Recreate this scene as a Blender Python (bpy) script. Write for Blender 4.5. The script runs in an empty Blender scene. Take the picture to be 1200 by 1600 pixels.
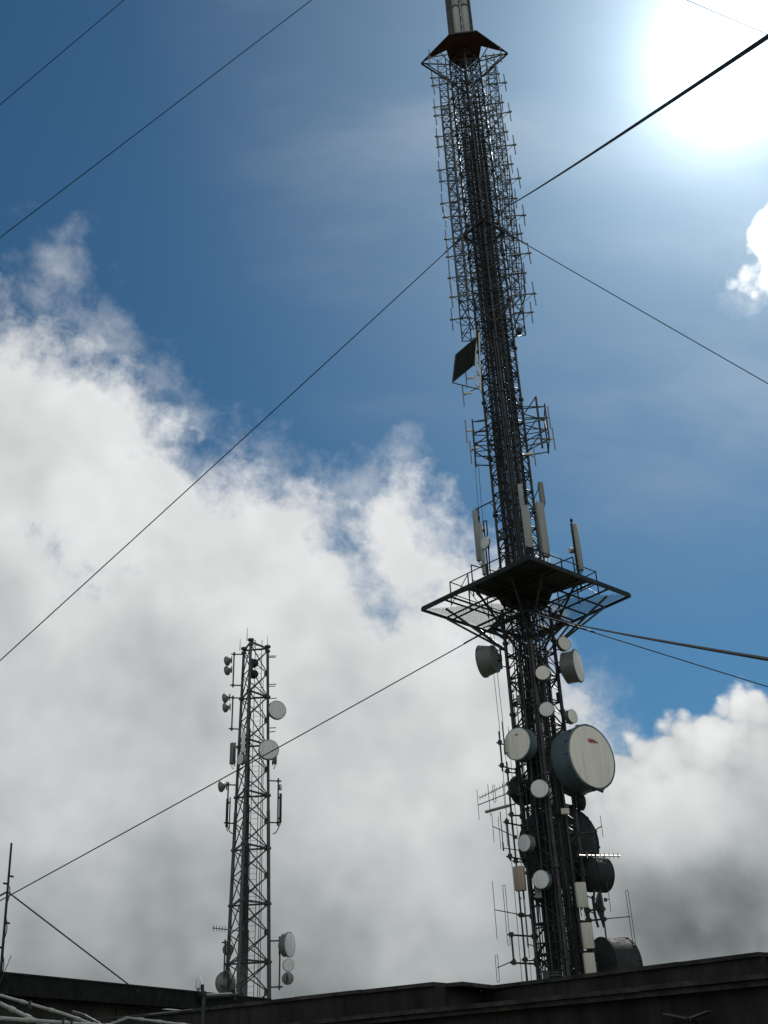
import bpy, math, random
from mathutils import Vector, Matrix
import numpy as np
random.seed(7)
R_ = math.radians
scene = bpy.context.scene
COL = scene.collection

# ------------------------------------------------------------------ camera
F_PX, EYE = 1618.0, 1.6
_z = np.array([483-600, -(-2075-800), -F_PX], float); _z /= np.linalg.norm(_z)
_f = np.array([0, 0, -1.0]); _fh = _f-(_f@_z)*_z; _fh /= np.linalg.norm(_fh)
_r = np.cross(_fh, _z)
RM = np.array([_r, _fh, _z])
CAM = np.array([0, 0, EYE])
cd = bpy.data.cameras.new('camera'); cam = bpy.data.objects.new('camera', cd); COL.objects.link(cam)
cd.sensor_fit = 'VERTICAL'; cd.sensor_height = 24; cd.sensor_width = 18
cd.lens = 24*F_PX/1600; cd.clip_start = .1; cd.clip_end = 5000
m = Matrix([list(RM[i])+[CAM[i]] for i in range(3)]+[[0, 0, 0, 1]])
cam.matrix_world = m
scene.camera = cam

def ray(x, y):
    d = RM@np.array([x-600, -(y-800), -F_PX]); return d/np.linalg.norm(d)
def on_level(x, y, z):                       # where the sight line of a photo point meets the level z
    d = ray(x, y); return Vector(CAM+d*((z-EYE)/d[2]))
def on_plane(x, y, p, n):                    # ... and where it meets the upright plane through p with normal n
    d = ray(x, y); t = ((p-CAM)@n)/(d@n); return Vector(CAM+d*t)
def depth(P):
    return float((np.array(P)-CAM)@(RM@np.array([0, 0, -1.0])))
def mpp(P): return depth(P)/F_PX             # metres that one photo pixel covers at P

# ------------------------------------------------------------------ world, sun, exposure
SUN_EL, SUN_AZ = R_(49.05), R_(28.44)
SUN = Vector((math.sin(SUN_AZ)*math.cos(SUN_EL), math.cos(SUN_AZ)*math.cos(SUN_EL), math.sin(SUN_EL)))
scene.view_settings.view_transform = 'Standard'; scene.view_settings.look = 'None'
scene.view_settings.exposure = 0.0; scene.view_settings.gamma = 1; scene.view_settings.use_curve_mapping = False
w = bpy.data.worlds.new('World'); scene.world = w; w.use_nodes = True
nt = w.node_tree; nt.nodes.clear()
class NG:
    """tiny node-graph writer"""
    def __init__(s, nt): s.nt = nt
    def n(s, t, **k):
        o = s.nt.nodes.new(t)
        for a, b in k.items(): setattr(o, a, b)
        return o
    def put(s, sock, v):
        if hasattr(v, 'is_linked') or isinstance(v, bpy.types.NodeSocket): s.nt.links.new(v, sock)
        else: sock.default_value = v
    def math(s, op, a, b=0.0, c=None, clamp=False):
        o = s.n('ShaderNodeMath', operation=op, use_clamp=clamp); s.put(o.inputs[0], a); s.put(o.inputs[1], b)
        if c is not None: s.put(o.inputs[2], c)
        return o.outputs[0]
    def vec(s, op, a, b=None, scale=None):
        o = s.n('ShaderNodeVectorMath', operation=op); s.put(o.inputs[0], a)
        if b is not None: s.put(o.inputs[1], b)
        if scale is not None: s.put(o.inputs['Scale'], scale)
        return o.outputs['Value'] if op in ('DOT_PRODUCT', 'DISTANCE', 'LENGTH') else o.outputs['Vector']
    def noise(s, v, scale, detail=4, rough=.5, lac=2.0, out='Fac', dist=0.0):
        o = s.n('ShaderNodeTexNoise'); s.put(o.inputs['Vector'], v)
        o.inputs['Scale'].default_value = scale; o.inputs['Detail'].default_value = detail
        o.inputs['Roughness'].default_value = rough; o.inputs['Lacunarity'].default_value = lac
        o.inputs['Distortion'].default_value = dist
        return o.outputs[out]
    def ramp(s, v, a, b, c=0.0, d=1.0, smooth=True):
        o = s.n('ShaderNodeMapRange', interpolation_type='SMOOTHSTEP' if smooth else 'LINEAR', clamp=True)
        s.put(o.inputs[0], v); s.put(o.inputs[1], a); s.put(o.inputs[2], b); s.put(o.inputs[3], c); s.put(o.inputs[4], d)
        return o.outputs[0]
    def mix(s, f, a, b, blend='MIX'):
        o = s.n('ShaderNodeMix', data_type='RGBA', blend_type=blend); s.put(o.inputs[0], f); s.put(o.inputs[6], a); s.put(o.inputs[7], b)
        return o.outputs[2]
g = NG(nt)
tc = g.n('ShaderNodeTexCoord'); D = g.vec('NORMALIZE', tc.outputs['Generated'])
sky = g.n('ShaderNodeTexSky', sky_type='NISHITA', sun_disc=False, sun_elevation=SUN_EL, sun_rotation=SUN_AZ,
          altitude=900, air_density=1.0, dust_density=0.6, ozone_density=2.2)
# colour of the clear sky, deepened a little as on a mountain top
SKY_S, SKY_TINT = 0.060, (0.44, 0.86, .99, 1)
blue = g.mix(1.0, sky.outputs[0], SKY_TINT, 'MULTIPLY')
blue = g.vec('SCALE', blue, scale=SKY_S)
# cloud banks: centre (a bearing seen from the camera) and angular size
BANKS = [(1115,1425,130),(25,575,95),(120,620,80),(205,690,62),(-60,700,230),(90,720,190),(215,800,160),(20,570,75),(380,900,160),(420,800,85),(395,730,38),(240,1100,300),(500,960,150),
         (630,880,120),(700,810,62),(655,765,38),(560,1150,280),(720,950,115),(770,1080,110),(810,1200,150),(880,1150,45),(300,1450,400),
         (700,1450,350),(1000,1450,190),(1230,1450,230),(-120,1100,400),
         (-10,480,34),(120,560,60),(270,680,50)]
CUMULUS = [(1118,1148,50),(1182,1150,56),(1076,1172,42),(1030,1200,52),(972,1212,50),(1000,1186,34),(1058,1164,22),(1197,1112,26),(1105,1310,160),
           (1000,1310,120),(1240,1260,170),(935,1262,60),(1228,400,72),(1232,335,44),(1192,425,24)]
WISPS = [(85,400,30),(60,450,26),(310,640,28),(250,600,36),(330,760,55),(440,700,22),(560,770,48),(640,690,20),(150,520,40),(560,920,70),(205,520,8),(900,1080,32),(1175,440,35)]
warp = g.noise(D, 6.0, 5, .55, out='Color'); warp2 = g.noise(D, 22.0, 4, .6, out='Color')
dw = g.vec('ADD', D, g.vec('SCALE', g.vec('SUBTRACT', warp, (.5, .5, .5)), scale=.09))
dw = g.vec('ADD', dw, g.vec('SCALE', g.vec('SUBTRACT', warp2, (.5, .5, .5)), scale=.024))
def field(lst):
    acc = None
    for (x, y, r) in lst:
        c = ray(x, y); rr = np.linalg.norm(ray(x, y+r)-c)*.5+np.linalg.norm(ray(x-r, y)-c)*.5
        v = g.math('SUBTRACT', float(rr), g.vec('DISTANCE', dw, tuple(float(q) for q in c)))
        acc = v if acc is None else g.math('SMOOTH_MAX', acc, v, .02)
    return acc
sep = g.n('ShaderNodeSeparateXYZ'); nt.links.new(D, sep.inputs[0]); EL = sep.outputs[2]
bank = field(BANKS)
# heaped cloud with firm, rounded edges
warp3 = g.noise(D, 14.0, 3, .5, out='Color')
dsoft = dw; dw = g.vec('ADD', D, g.vec('SCALE', g.vec('SUBTRACT', warp3, (.5, .5, .5)), scale=.035))
heap = field(CUMULUS); dw = dsoft
vor = g.n('ShaderNodeTexVoronoi', feature='F1'); nt.links.new(g.vec('ADD', D, g.vec('SCALE', g.vec('SUBTRACT', warp3, (.5, .5, .5)), scale=.02)), vor.inputs['Vector'])
vor.inputs['Scale'].default_value = 26.0; vor.inputs['Detail'].default_value = 0.0
heap = g.math('ADD', heap, g.math('MULTIPLY', g.math('SUBTRACT', .56, vor.outputs['Distance']), .038))
vor2 = g.n('ShaderNodeTexVoronoi', feature='F1'); nt.links.new(g.vec('ADD', D, g.vec('SCALE', g.vec('SUBTRACT', warp2, (.5, .5, .5)), scale=.016)), vor2.inputs['Vector'])
vor2.inputs['Scale'].default_value = 66.0; vor2.inputs['Detail'].default_value = 0.0
heap = g.math('ADD', heap, g.math('MULTIPLY', g.math('SUBTRACT', .56, vor2.outputs['Distance']), .016))
heap = g.math('ADD', heap, g.math('MULTIPLY', g.math('SUBTRACT', g.noise(D, 40.0, 7, .62), .5), .026))
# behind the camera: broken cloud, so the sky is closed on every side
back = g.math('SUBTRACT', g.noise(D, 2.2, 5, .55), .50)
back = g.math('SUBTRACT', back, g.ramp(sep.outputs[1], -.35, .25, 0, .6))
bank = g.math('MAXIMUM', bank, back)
billow = g.noise(D, 9.0, 9, .60)
fine = g.noise(D, 30.0, 7, .65)
edge = g.math('ADD', bank, g.math('MULTIPLY', g.math('SUBTRACT', billow, .5), .135))
edge = g.math('ADD', edge, g.math('MULTIPLY', g.math('SUBTRACT', fine, .5), .052))
HOLES = [(522,860,50,.030),(560,930,60,.034),(592,990,44,.030),(648,856,46,.022),(470,1000,40,.018),(290,722,52,.026),(425,770,36,.022),(565,1100,50,.028),(660,1050,40,.02),(905,1040,40,.05)]
for (x, y, r, amt) in HOLES:
    c = ray(x, y); rr = float(np.linalg.norm(ray(x, y+r)-c))
    edge = g.math('SUBTRACT', edge, g.ramp(g.vec('DISTANCE', dw, tuple(float(q) for q in c)), rr*.1, rr*1.3, amt, 0))
shred = g.math('MULTIPLY', g.math('SUBTRACT', g.noise(dw, 44.0, 7, .66), .5), .050)
dens = g.math('MAXIMUM', g.ramp(g.math('ADD', edge, shred), -.022, .044), g.ramp(heap, -.005, .011))
wf = g.math('ADD', field(WISPS), g.math('MULTIPLY', g.math('SUBTRACT', fine, .5), .10))
wf = g.math('ADD', wf, g.math('MULTIPLY', g.math('SUBTRACT', billow, .5), .07))
wisp = g.ramp(wf, -.03, .05, 0, .50)
# thin high veil drawn out in streaks
mp = g.n('ShaderNodeMapping'); nt.links.new(D, mp.inputs[0]); mp.inputs['Rotation'].default_value = (.5, .35, .6); mp.inputs['Scale'].default_value = (1.2, 5.0, 3.0)
veil = g.math('MULTIPLY', g.ramp(g.noise(mp.outputs[0], 2.6, 7, .55), .38, .82, .035, .19), g.ramp(g.vec('DOT_PRODUCT', D, tuple(SUN)), .86, .97))
cover = g.math('MAXIMUM', g.math('MAXIMUM', dens, wisp), veil)
# brightness of the clouds: sunlit crowns, grey undersides, soft relief towards the sun
D2 = g.vec('ADD', D, tuple(SUN*.022))
soft = g.noise(D, 6.0, 3.5, .5); soft2 = g.noise(D2, 6.0, 3.5, .5)
lump = g.math('MULTIPLY', g.math('SUBTRACT', soft, soft2), .75)
big = g.math('MULTIPLY', g.math('SUBTRACT', g.noise(D, 3.0, 2, .5), .5), .22)
lit = g.math('ADD', g.ramp(EL, .05, .26, .25, .585, smooth=False), g.ramp(EL, .26, .56, 0, .15, smooth=False))
thick = g.ramp(edge, .0, .12, .08, -.02)
def spot(x, y, r, amt):
    c = ray(x, y); rr = float(np.linalg.norm(ray(x, y+r)-c))
    return g.ramp(g.vec('DISTANCE', dw, tuple(float(q) for q in c)), rr*.15, rr*1.2, amt, 0)
puff = g.math('MULTIPLY', g.math('SUBTRACT', .78, g.math('MULTIPLY_ADD', vor2.outputs['Distance'], .55, vor.outputs['Distance'])), g.ramp(heap, -.01, .085, .36, .0))
tone = g.math('ADD', g.math('ADD', lit, lump), g.math('ADD', big, thick))
tone = g.math('ADD', tone, g.math('MULTIPLY', g.math('MULTIPLY', puff, g.ramp(EL, .185, .245)), g.ramp(heap, -.01, .01)))
for sp in [(1075,1425,125,-.19),(60,1440,320,-.05),(1120,1130,80,.14),(250,740,230,.04),(760,1010,150,.06),(1060,1290,130,.08),(650,1260,230,.13),(690,1460,190,.15),(430,1400,160,.05),(200,1080,260,-.07),(1200,390,110,.45)]:
    tone = g.math('ADD', tone, spot(*sp))
# extra brightness added to unseen clouds behind the camera to light the dish faces
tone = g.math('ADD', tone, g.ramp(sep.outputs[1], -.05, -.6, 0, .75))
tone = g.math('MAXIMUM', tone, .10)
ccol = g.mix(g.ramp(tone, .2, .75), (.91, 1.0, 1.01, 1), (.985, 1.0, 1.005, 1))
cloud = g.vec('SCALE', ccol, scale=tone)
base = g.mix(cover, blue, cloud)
# the blinding air round the sun
sd = g.math('MAXIMUM', g.vec('DOT_PRODUCT', D, tuple(SUN)), 0.0)
glow = g.math('ADD', g.math('MULTIPLY', g.math('POWER', sd, 560.0), 1.9),
              g.math('ADD', g.math('MULTIPLY', g.math('POWER', sd, 120.0), .52), g.math('MULTIPLY', g.math('POWER', sd, 22.0), .19)))
glc = g.vec('SCALE', (.84, .965, 1.08), scale=glow)
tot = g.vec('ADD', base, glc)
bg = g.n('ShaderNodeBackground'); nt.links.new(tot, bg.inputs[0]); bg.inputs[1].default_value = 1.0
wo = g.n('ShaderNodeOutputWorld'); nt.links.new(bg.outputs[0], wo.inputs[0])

sl = bpy.data.lights.new('sun', 'SUN'); sl.energy = 3.2; sl.angle = R_(.53); sl.color = (1, .95, .88)
so = bpy.data.objects.new('sun', sl); COL.objects.link(so); so.location = (40, 60, 90)
so.rotation_euler = (-SUN).to_track_quat('-Z', 'Y').to_euler()

# ------------------------------------------------------------------ materials
MATS = {}
def mat(name, col, rough=.6, metal=0.0, var=.25, scale=6.0, dirt=None, dirt_amt=.5, bump=0.0, streak=False, spec=.5):
    mt = bpy.data.materials.new(name); mt.use_nodes = True; t = mt.node_tree; q = NG(t)
    b = t.nodes['Principled BSDF']; tcn = q.n('ShaderNodeTexCoord'); v = tcn.outputs['Object']
    if streak:
        mpn = q.n('ShaderNodeMapping'); t.links.new(v, mpn.inputs[0]); mpn.inputs['Scale'].default_value = (1, 1, .12); v2 = mpn.outputs[0]
    else: v2 = v
    n1 = q.noise(v2, scale, 6, .6)
    c0 = tuple(c*(1-var) for c in col)+(1,); c1 = tuple(min(1, c*(1+var)) for c in col)+(1,)
    c = q.mix(q.ramp(n1, .3, .7), c0, c1)
    if dirt:
        n2 = q.noise(v2, scale*2.7, 8, .65)
        c = q.mix(q.ramp(n2, .48, .72, 0, dirt_amt), c, tuple(dirt)+(1,))
    t.links.new(c, b.inputs['Base Color'])
    b.inputs['Metallic'].default_value = metal; b.inputs['Specular IOR Level'].default_value = spec
    t.links.new(q.ramp(q.noise(v, scale*3, 4, .6), .3, .7, max(0, rough-.1), min(1, rough+.12)), b.inputs['Roughness'])
    if bump:
        bn = q.n('ShaderNodeBump'); bn.inputs['Strength'].default_value = bump; bn.inputs['Distance'].default_value = .03
        t.links.new(q.noise(v, scale*4, 8, .65), bn.inputs['Height']); t.links.new(bn.outputs[0], b.inputs['Normal'])
    MATS[name] = mt; return mt
mat('galvanised', (.060, .062, .055), .42, .3, .3, 3, (.09, .07, .05), .4, spec=0.3)
mat('bright_tube', (.16, .165, .155), .32, .55, .2, 3)
mat('dark_steel', (.026, .028, .025), .5, .2, .35, 3, (.05, .035, .02), .5, spec=0.2)
mat('dull_steel', (.036, .039, .035), .48, .25, .35, 3, (.06, .05, .035), .5, spec=0.25)
mat('red_paint', (.060, .019, .014), .6, .1, .3, 2, (.04, .03, .025), .5, spec=0.25)
mat('head_radome', (.30, .29, .26), .6, 0, .1, 2, (.14, .13, .11), .4, streak=True)
mat('fin_sheet', (.013, .013, .012), .7, 0, .3, 3, spec=0.08)
mat('radome_cream', (.72, .665, .55), .55, 0, .06, 2.5, (.40, .37, .30), .45, streak=True)
mat('radome_grey', (.58, .58, .535), .5, 0, .07, 2.5, (.28, .28, .25), .4, streak=True)
mat('panel_beige', (.40, .38, .31), .55, 0, .08, 3, (.22, .20, .16), .4, streak=True)
mat('panel_grey', (.25, .25, .215), .55, 0, .08, 3, (.14, .135, .115), .45, streak=True)
mat('panel_brown', (.26, .20, .145), .6, 0, .1, 3, (.13, .1, .07), .4, streak=True)
mat('shroud_teal', (.085, .12, .125), .45, .1, .15, 2, (.07, .08, .08), .5, streak=True, spec=0.35)
mat('shroud_grey', (.15, .15, .138), .5, .15, .12, 2, (.1, .1, .09), .45, streak=True, spec=0.35)
mat('dish_dark', (.024, .027, .026), .72, .0, .2, 2, (.03, .03, .03), .5, spec=0.2)
mat('black_rubber', (.02, .02, .021), .55, 0, .3, 6, spec=0.25)
mat('wire', (.022, .023, .021), .75, 0, .05, 2, spec=0.15)
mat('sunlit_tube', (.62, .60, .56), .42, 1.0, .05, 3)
mat('emblem_red', (.35, .03, .025), .5, 0, .1, 6)
mat('white_pipe', (.20, .21, .19), .55, 0, .2, 5, (.09, .07, .05), .6)
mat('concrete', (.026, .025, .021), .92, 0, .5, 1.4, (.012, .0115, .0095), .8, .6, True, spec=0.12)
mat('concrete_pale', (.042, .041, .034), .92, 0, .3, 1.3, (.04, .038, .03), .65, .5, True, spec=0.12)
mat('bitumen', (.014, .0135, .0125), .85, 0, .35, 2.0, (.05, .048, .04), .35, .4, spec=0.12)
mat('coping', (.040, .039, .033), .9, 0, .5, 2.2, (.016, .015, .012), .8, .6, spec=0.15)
mat('gravel_grass', (.085, .09, .055), .95, 0, .4, .6, (.05, .06, .03), .6, .6)

# ------------------------------------------------------------------ mesh helper
ORG = {}
class MB:
    def __init__(s): s.v = []; s.f = []
    def add(s, vs, fs):
        o = len(s.v); s.v += [tuple(q) for q in vs]; s.f += [tuple(i+o for i in f) for f in fs]; return s
    def bar(s, p, q, r, n=6, r2=None):
        p, q = Vector(p), Vector(q); d = q-p
        if d.length < 1e-6: return s
        d.normalize(); a = d.orthogonal().normalized(); b = d.cross(a); r2 = r if r2 is None else r2
        vs = [p+(a*math.cos(2*math.pi*k/n)+b*math.sin(2*math.pi*k/n))*r for k in range(n)]+\
             [q+(a*math.cos(2*math.pi*k/n)+b*math.sin(2*math.pi*k/n))*r2 for k in range(n)]
        fs = [(k, (k+1) % n, n+(k+1) % n, n+k) for k in range(n)]+[tuple(range(n))[::-1], tuple(range(n, 2*n))]
        return s.add(vs, fs)
    def beam(s, p, q, w_, h, up=(0, 0, 1)):            # rectangular section
        p, q = Vector(p), Vector(q); d = (q-p).normalized(); up = Vector(up)
        sd_ = d.cross(up)
        if sd_.length < 1e-4: sd_ = d.orthogonal()
        sd_.normalize(); u = sd_.cross(d).normalized()
        vs = [c+sd_*(x*w_/2)+u*(y*h/2) for c in (p, q) for x, y in ((-1, -1), (1, -1), (1, 1), (-1, 1))]
        return s.add(vs, [(0, 1, 2, 3)[::-1], (4, 5, 6, 7), (0, 1, 5, 4), (1, 2, 6, 5), (2, 3, 7, 6), (3, 0, 4, 7)])
    def angle(s, p, q, w_, t, up=(0, 0, 1)):           # L-section
        p, q = Vector(p), Vector(q); d = (q-p).normalized(); a = d.orthogonal().normalized(); b = d.cross(a)
        s.beam(p, q, w_, t, a); return s.beam(p+a*(w_/2)+b*(w_/2-t/2), q+a*(w_/2)+b*(w_/2-t/2), t, w_, a)
    def box(s, c, sx, sy, sz, ax=(1, 0, 0), ay=(0, 1, 0), bev=0.0):
        c = Vector(c); ax = Vector(ax).normalized(); ay = Vector(ay).normalized(); az = ax.cross(ay)
        if bev <= 0:
            vs = [c+ax*(x*sx/2)+ay*(y*sy/2)+az*(z*sz/2) for z in (-1, 1) for x, y in ((-1, -1), (1, -1), (1, 1), (-1, 1))]
            return s.add(vs, [(3, 2, 1, 0), (4, 5, 6, 7), (0, 1, 5, 4), (1, 2, 6, 5), (2, 3, 7, 6), (3, 0, 4, 7)])
        hx, hy = sx/2, sy/2; b = min(bev, hx*.9, hy*.9); pr = []
        for cx, cy, a0 in ((hx-b, hy-b, 0), (-hx+b, hy-b, 90), (-hx+b, -hy+b, 180), (hx-b, -hy+b, 270)):
            for k in range(4): pr.append((cx+b*math.cos(R_(a0+30*k)), cy+b*math.sin(R_(a0+30*k))))
        n = len(pr); hz = sz/2; e = min(b*.5, hz*.5); rings = [(.90, -hz), (1, -hz+e), (1, hz-e), (.90, hz)]
        vs = [c+ax*(x*k)+ay*(y*k)+az*z for k, z in rings for x, y in pr]; fs = []
        for j in range(3): fs += [(j*n+i, j*n+(i+1) % n, (j+1)*n+(i+1) % n, (j+1)*n+i) for i in range(n)]
        fs += [tuple(range(n))[::-1], tuple(range(3*n, 4*n))]
        return s.add(vs, fs)
    def lathe(s, o, ax, prof, n=40, closed=True):      # prof: (radius, distance along ax)
        o, ax = Vector(o), Vector(ax).normalized(); a = ax.orthogonal().normalized(); b = ax.cross(a); vs = []
        for r, t in prof:
            r = max(r, 1e-4)
            vs += [o+ax*t+(a*math.cos(2*math.pi*k/n)+b*math.sin(2*math.pi*k/n))*r for k in range(n)]
        fs = []
        for j in range(len(prof)-1): fs += [(j*n+k, j*n+(k+1) % n, (j+1)*n+(k+1) % n, (j+1)*n+k) for k in range(n)]
        if closed: fs += [tuple(range(n))[::-1], tuple(range((len(prof)-1)*n, len(prof)*n))]
        return s.add(vs, fs)
    def tube(s, pts, r, n=6):
        pts = [Vector(p) for p in pts]
        for p, q in zip(pts, pts[1:]): s.bar(p, q, r, n)
        return s
    def prism(s, poly, dz):                            # polygon (3-D points) given a thickness vector
        dz = Vector(dz); n = len(poly); vs = [Vector(p) for p in poly]+[Vector(p)+dz for p in poly]
        return s.add(vs, [tuple(range(n))[::-1], tuple(range(n, 2*n))]+[(k, (k+1) % n, n+(k+1) % n, n+k) for k in range(n)])
    def build(s, name, mt, parent=None, smooth=35):
        o = ORG[parent.name] if parent else (Vector(s.v[0]) if s.v else Vector())
        me = bpy.data.meshes.new(name); me.from_pydata([tuple(Vector(p)-o) for p in s.v], [], s.f); me.update()
        if smooth:
            me.polygons.foreach_set('use_smooth', [True]*len(me.polygons)); me.set_sharp_from_angle(angle=R_(smooth))
        me.materials.append(MATS[mt])
        ob = bpy.data.objects.new(name, me); COL.objects.link(ob)
        if parent: ob.parent = parent
        else: ob.location = o
        ORG[ob.name] = o; return ob
def tag(o, label=None, cat=None, group=None, kind=None):
    for k, v in (('label', label), ('category', cat), ('group', group), ('kind', kind)):
        if v: o[k] = v
    return o
def thing(name, loc, label, cat, group=None):
    o = bpy.data.objects.new(name, None); COL.objects.link(o); o.location = loc; ORG[o.name] = Vector(loc); o.empty_display_size = .3
    return tag(o, label, cat, group)
def copy_tree(o, parent=None):
    c = o.copy(); COL.objects.link(c); c.parent = parent
    for ch in list(o.children): copy_tree(ch, c)
    return c

# ------------------------------------------------------------------ ground
gb = MB(); N = 24; S = 1500.0
gv = [(-S+2*S*i/N, -S+2*S*j/N, 0) for j in range(N+1) for i in range(N+1)]
gb.add(gv, [(j*(N+1)+i, j*(N+1)+i+1, (j+1)*(N+1)+i+1, (j+1)*(N+1)+i) for j in range(N) for i in range(N)])
tag(gb.build('ground', 'gravel_grass'), kind='structure')

# ------------------------------------------------------------------ main mast: its own axes
A0 = Vector((40*math.sin(R_(8.35)), 40*math.cos(R_(8.35)), 0))
AZ = R_(5)
UD = Vector((math.cos(AZ), -math.sin(AZ), 0)); VD = Vector((math.sin(AZ), math.cos(AZ), 0)); ZD = Vector((0, 0, 1))
UC = -0.09
def M(u, v, z): return A0+UD*(u+UC)+VD*v+ZD*z
def pv(x, y, v): return on_plane(x, y, np.array(A0+VD*v), np.array(VD))
def uvz(P): q = P-A0; return (q.dot(UD)-UC, q.dot(VD), P.z)
mast = thing('telecom_mast', M(0, 0, 0), 'tall dark square lattice mast rising out of the picture behind the roof', 'radio mast')
HD_LOW, HD_UP = .98, .86
def hd(z): return HD_LOW if z < 19 else HD_UP
CORN = [(1, 0), (0, 1), (-1, 0), (0, -1)]
b = MB(); b.box(M(0, 0, .3), 3.4, 3.4, .6, UD+VD, VD-UD); b.build('plinth', 'concrete', mast)
for cu, cv in CORN:
    b = MB(); b.bar(M(cu*HD_LOW, cv*HD_LOW, .6), M(cu*HD_LOW, cv*HD_LOW, 19), .075, 8); b.bar(M(cu*HD_UP, cv*HD_UP, 19), M(cu*HD_UP, cv*HD_UP, 53.7), .06, 8)
    for z in np.arange(2.5, 53, 3.0): b.bar(M(cu*hd(z), cv*hd(z), z-.05), M(cu*hd(z), cv*hd(z), z+.05), .12, 8)
    b.build('leg', 'dull_steel', mast)
def bracing(z0, z1, step, r, hd_, cu0=None):
    b = MB(); z = z0; k = 0
    while z < z1-.05:
        z2 = min(z+step, z1)
        for i in range(4):
            p, q = CORN[i], CORN[(i+1) % 4]
            P = lambda c, zz: M(c[0]*hd_, c[1]*hd_, zz)
            b.bar(P(p, z), P(q, z), r, 5)
            if (k+i) % 2: b.bar(P(p, z), P(q, z2), r, 5)
            else: b.bar(P(q, z), P(p, z2), r, 5)
            mid = (P(p, z2)+P(q, z2))/2; b.bar(P(p, z+(z2-z)*.45), mid, r*.7, 5); b.bar(P(q, z+(z2-z)*.45), mid, r*.7, 5)
        if k % 2 == 0: b.bar(P(CORN[0], z), P(CORN[2], z), r*.8, 5)
        z = z2; k += 1
    return b
bracing(.6, 19, 1.02, .034, HD_LOW).build('lattice_bracing', 'dull_steel', mast)
bracing(19, 34.3, .92, .032, HD_UP).build('lattice_bracing', 'dull_steel', mast)
bracing(34.3, 53.7, .92, .030, HD_UP).build('lattice_bracing', 'galvanised', mast)
# cable ladders with their black feeders, one on each flank of the core
for s_, v_ in ((-1, -.22), (1, -.18), (-.25, .32), (.55, .28)):
    for z0, z1 in ((.6, 19.0), (19.05, 53.5)):
        u0 = s_*.42; wd = .42 if z1 < 20 else .36
        b = MB()
        for k in (-1, 1): b.bar(M(u0+k*wd/2, v_, z0), M(u0+k*wd/2, v_, z1), .022, 5)
        for z in np.arange(z0+.2, z1, .45): b.bar(M(u0-wd/2, v_, z), M(u0+wd/2, v_, z), .016, 4)
        lad = b.build('cable_ladder', 'galvanised', mast)
        c = MB(); nn = 11 if z1 < 20 else 9
        for k in range(nn):
            uu = u0-wd/2+wd*(k+.5)/nn; top = z1-random.random()*(3 if z1 < 20 else 9)
            pts = [M(uu+random.uniform(-.012, .012), v_-.03+random.uniform(-.02, .02), z) for z in np.linspace(z0, top, 9)]
            c.tube(pts, random.uniform(.016, .028), 5)
        c.build('feeder_cable', 'black_rubber', lad)
# climbing ladder and a pale conduit down the near corner
b = MB()
for k in (-.18, .18): b.bar(M(.16+k, -.60, .6), M(.16+k, -.60, 53), .018, 5)
for z in np.arange(.9, 53, .3): b.bar(M(-.02, -.60, z), M(.34, -.60, z), .011, 4)
b.build('climbing_ladder', 'galvanised', mast)
b = MB()
for uu, z0, z1, r in ((-.12, 2, 33, .036), (.06, 2, 28, .03), (-.5, 2, 17, .035), (.58, 2, 17, .035)):
    vv = -.95 if abs(uu) < .3 else -.62
    b.bar(M(uu, vv, z0), M(uu, vv, z1), r, 7)
    for z in np.arange(z0+1, z1, 3.0): b.beam(M(uu, vv, z), M(uu, vv+.25, z), .05, .04)
b.build('conduit', 'dull_steel', mast)
# four narrow upright frames that carry the rod dipoles
for su in (-1, 1):
    for sv in (-1, 1):
        b = MB(); z0, z1 = (34.6, 52.2) if sv < 0 else (34.3, 51.6)
        uo, ui, vv = su*1.58, su*1.13, sv*1.35
        for uu in (uo, ui): b.bar(M(uu, vv, z0), M(uu, vv, z1), .033, 6)
        z = z0; k = 0
        while z < z1-.3:
            b.bar(M(uo, vv, z), M(ui, vv, z), .024, 5)
            a_, c_ = (uo, ui) if k % 2 else (ui, uo); b.bar(M(a_, vv, z), M(c_, vv, z+.5), .021, 5); z += .5; k += 1
        for z in np.arange(z0+.1, z1, 1.25):
            b.bar(M(ui, vv, z), M(su*.05, sv*.86, z-.25), .026, 5); b.bar(M(uo, vv, z), M(su*.86, 0, z+.2), .024, 5)
            b.bar(M(ui, vv, z+.5), M(su*.5, sv*.4, z+.9), .02, 5)
        b.bar(M(uo, vv, z0), M(su*.86, 0, z0-1.1), .03, 5); b.bar(M(ui, vv, z0), M(0, sv*.86, z0-1.1), .03, 5)
        b.build('dipole_support_frame', 'galvanised', mast)
b = MB()
for z in np.arange(35, 52, 1.25):
    for sv in (-1, 1): b.bar(M(-1.13, sv*1.35, z), M(1.13, sv*1.35, z+.0), .020, 5)
    for su in (-1, 1): b.bar(M(su*1.58, -1.35, z+.3), M(su*1.58, 1.35, z+.3), .020, 5); b.bar(M(su*1.13, -1.35, z+.3), M(su*1.13, 1.35, z+.9), .018, 5)
b.build('tie_bracing', 'galvanised', mast)
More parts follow.
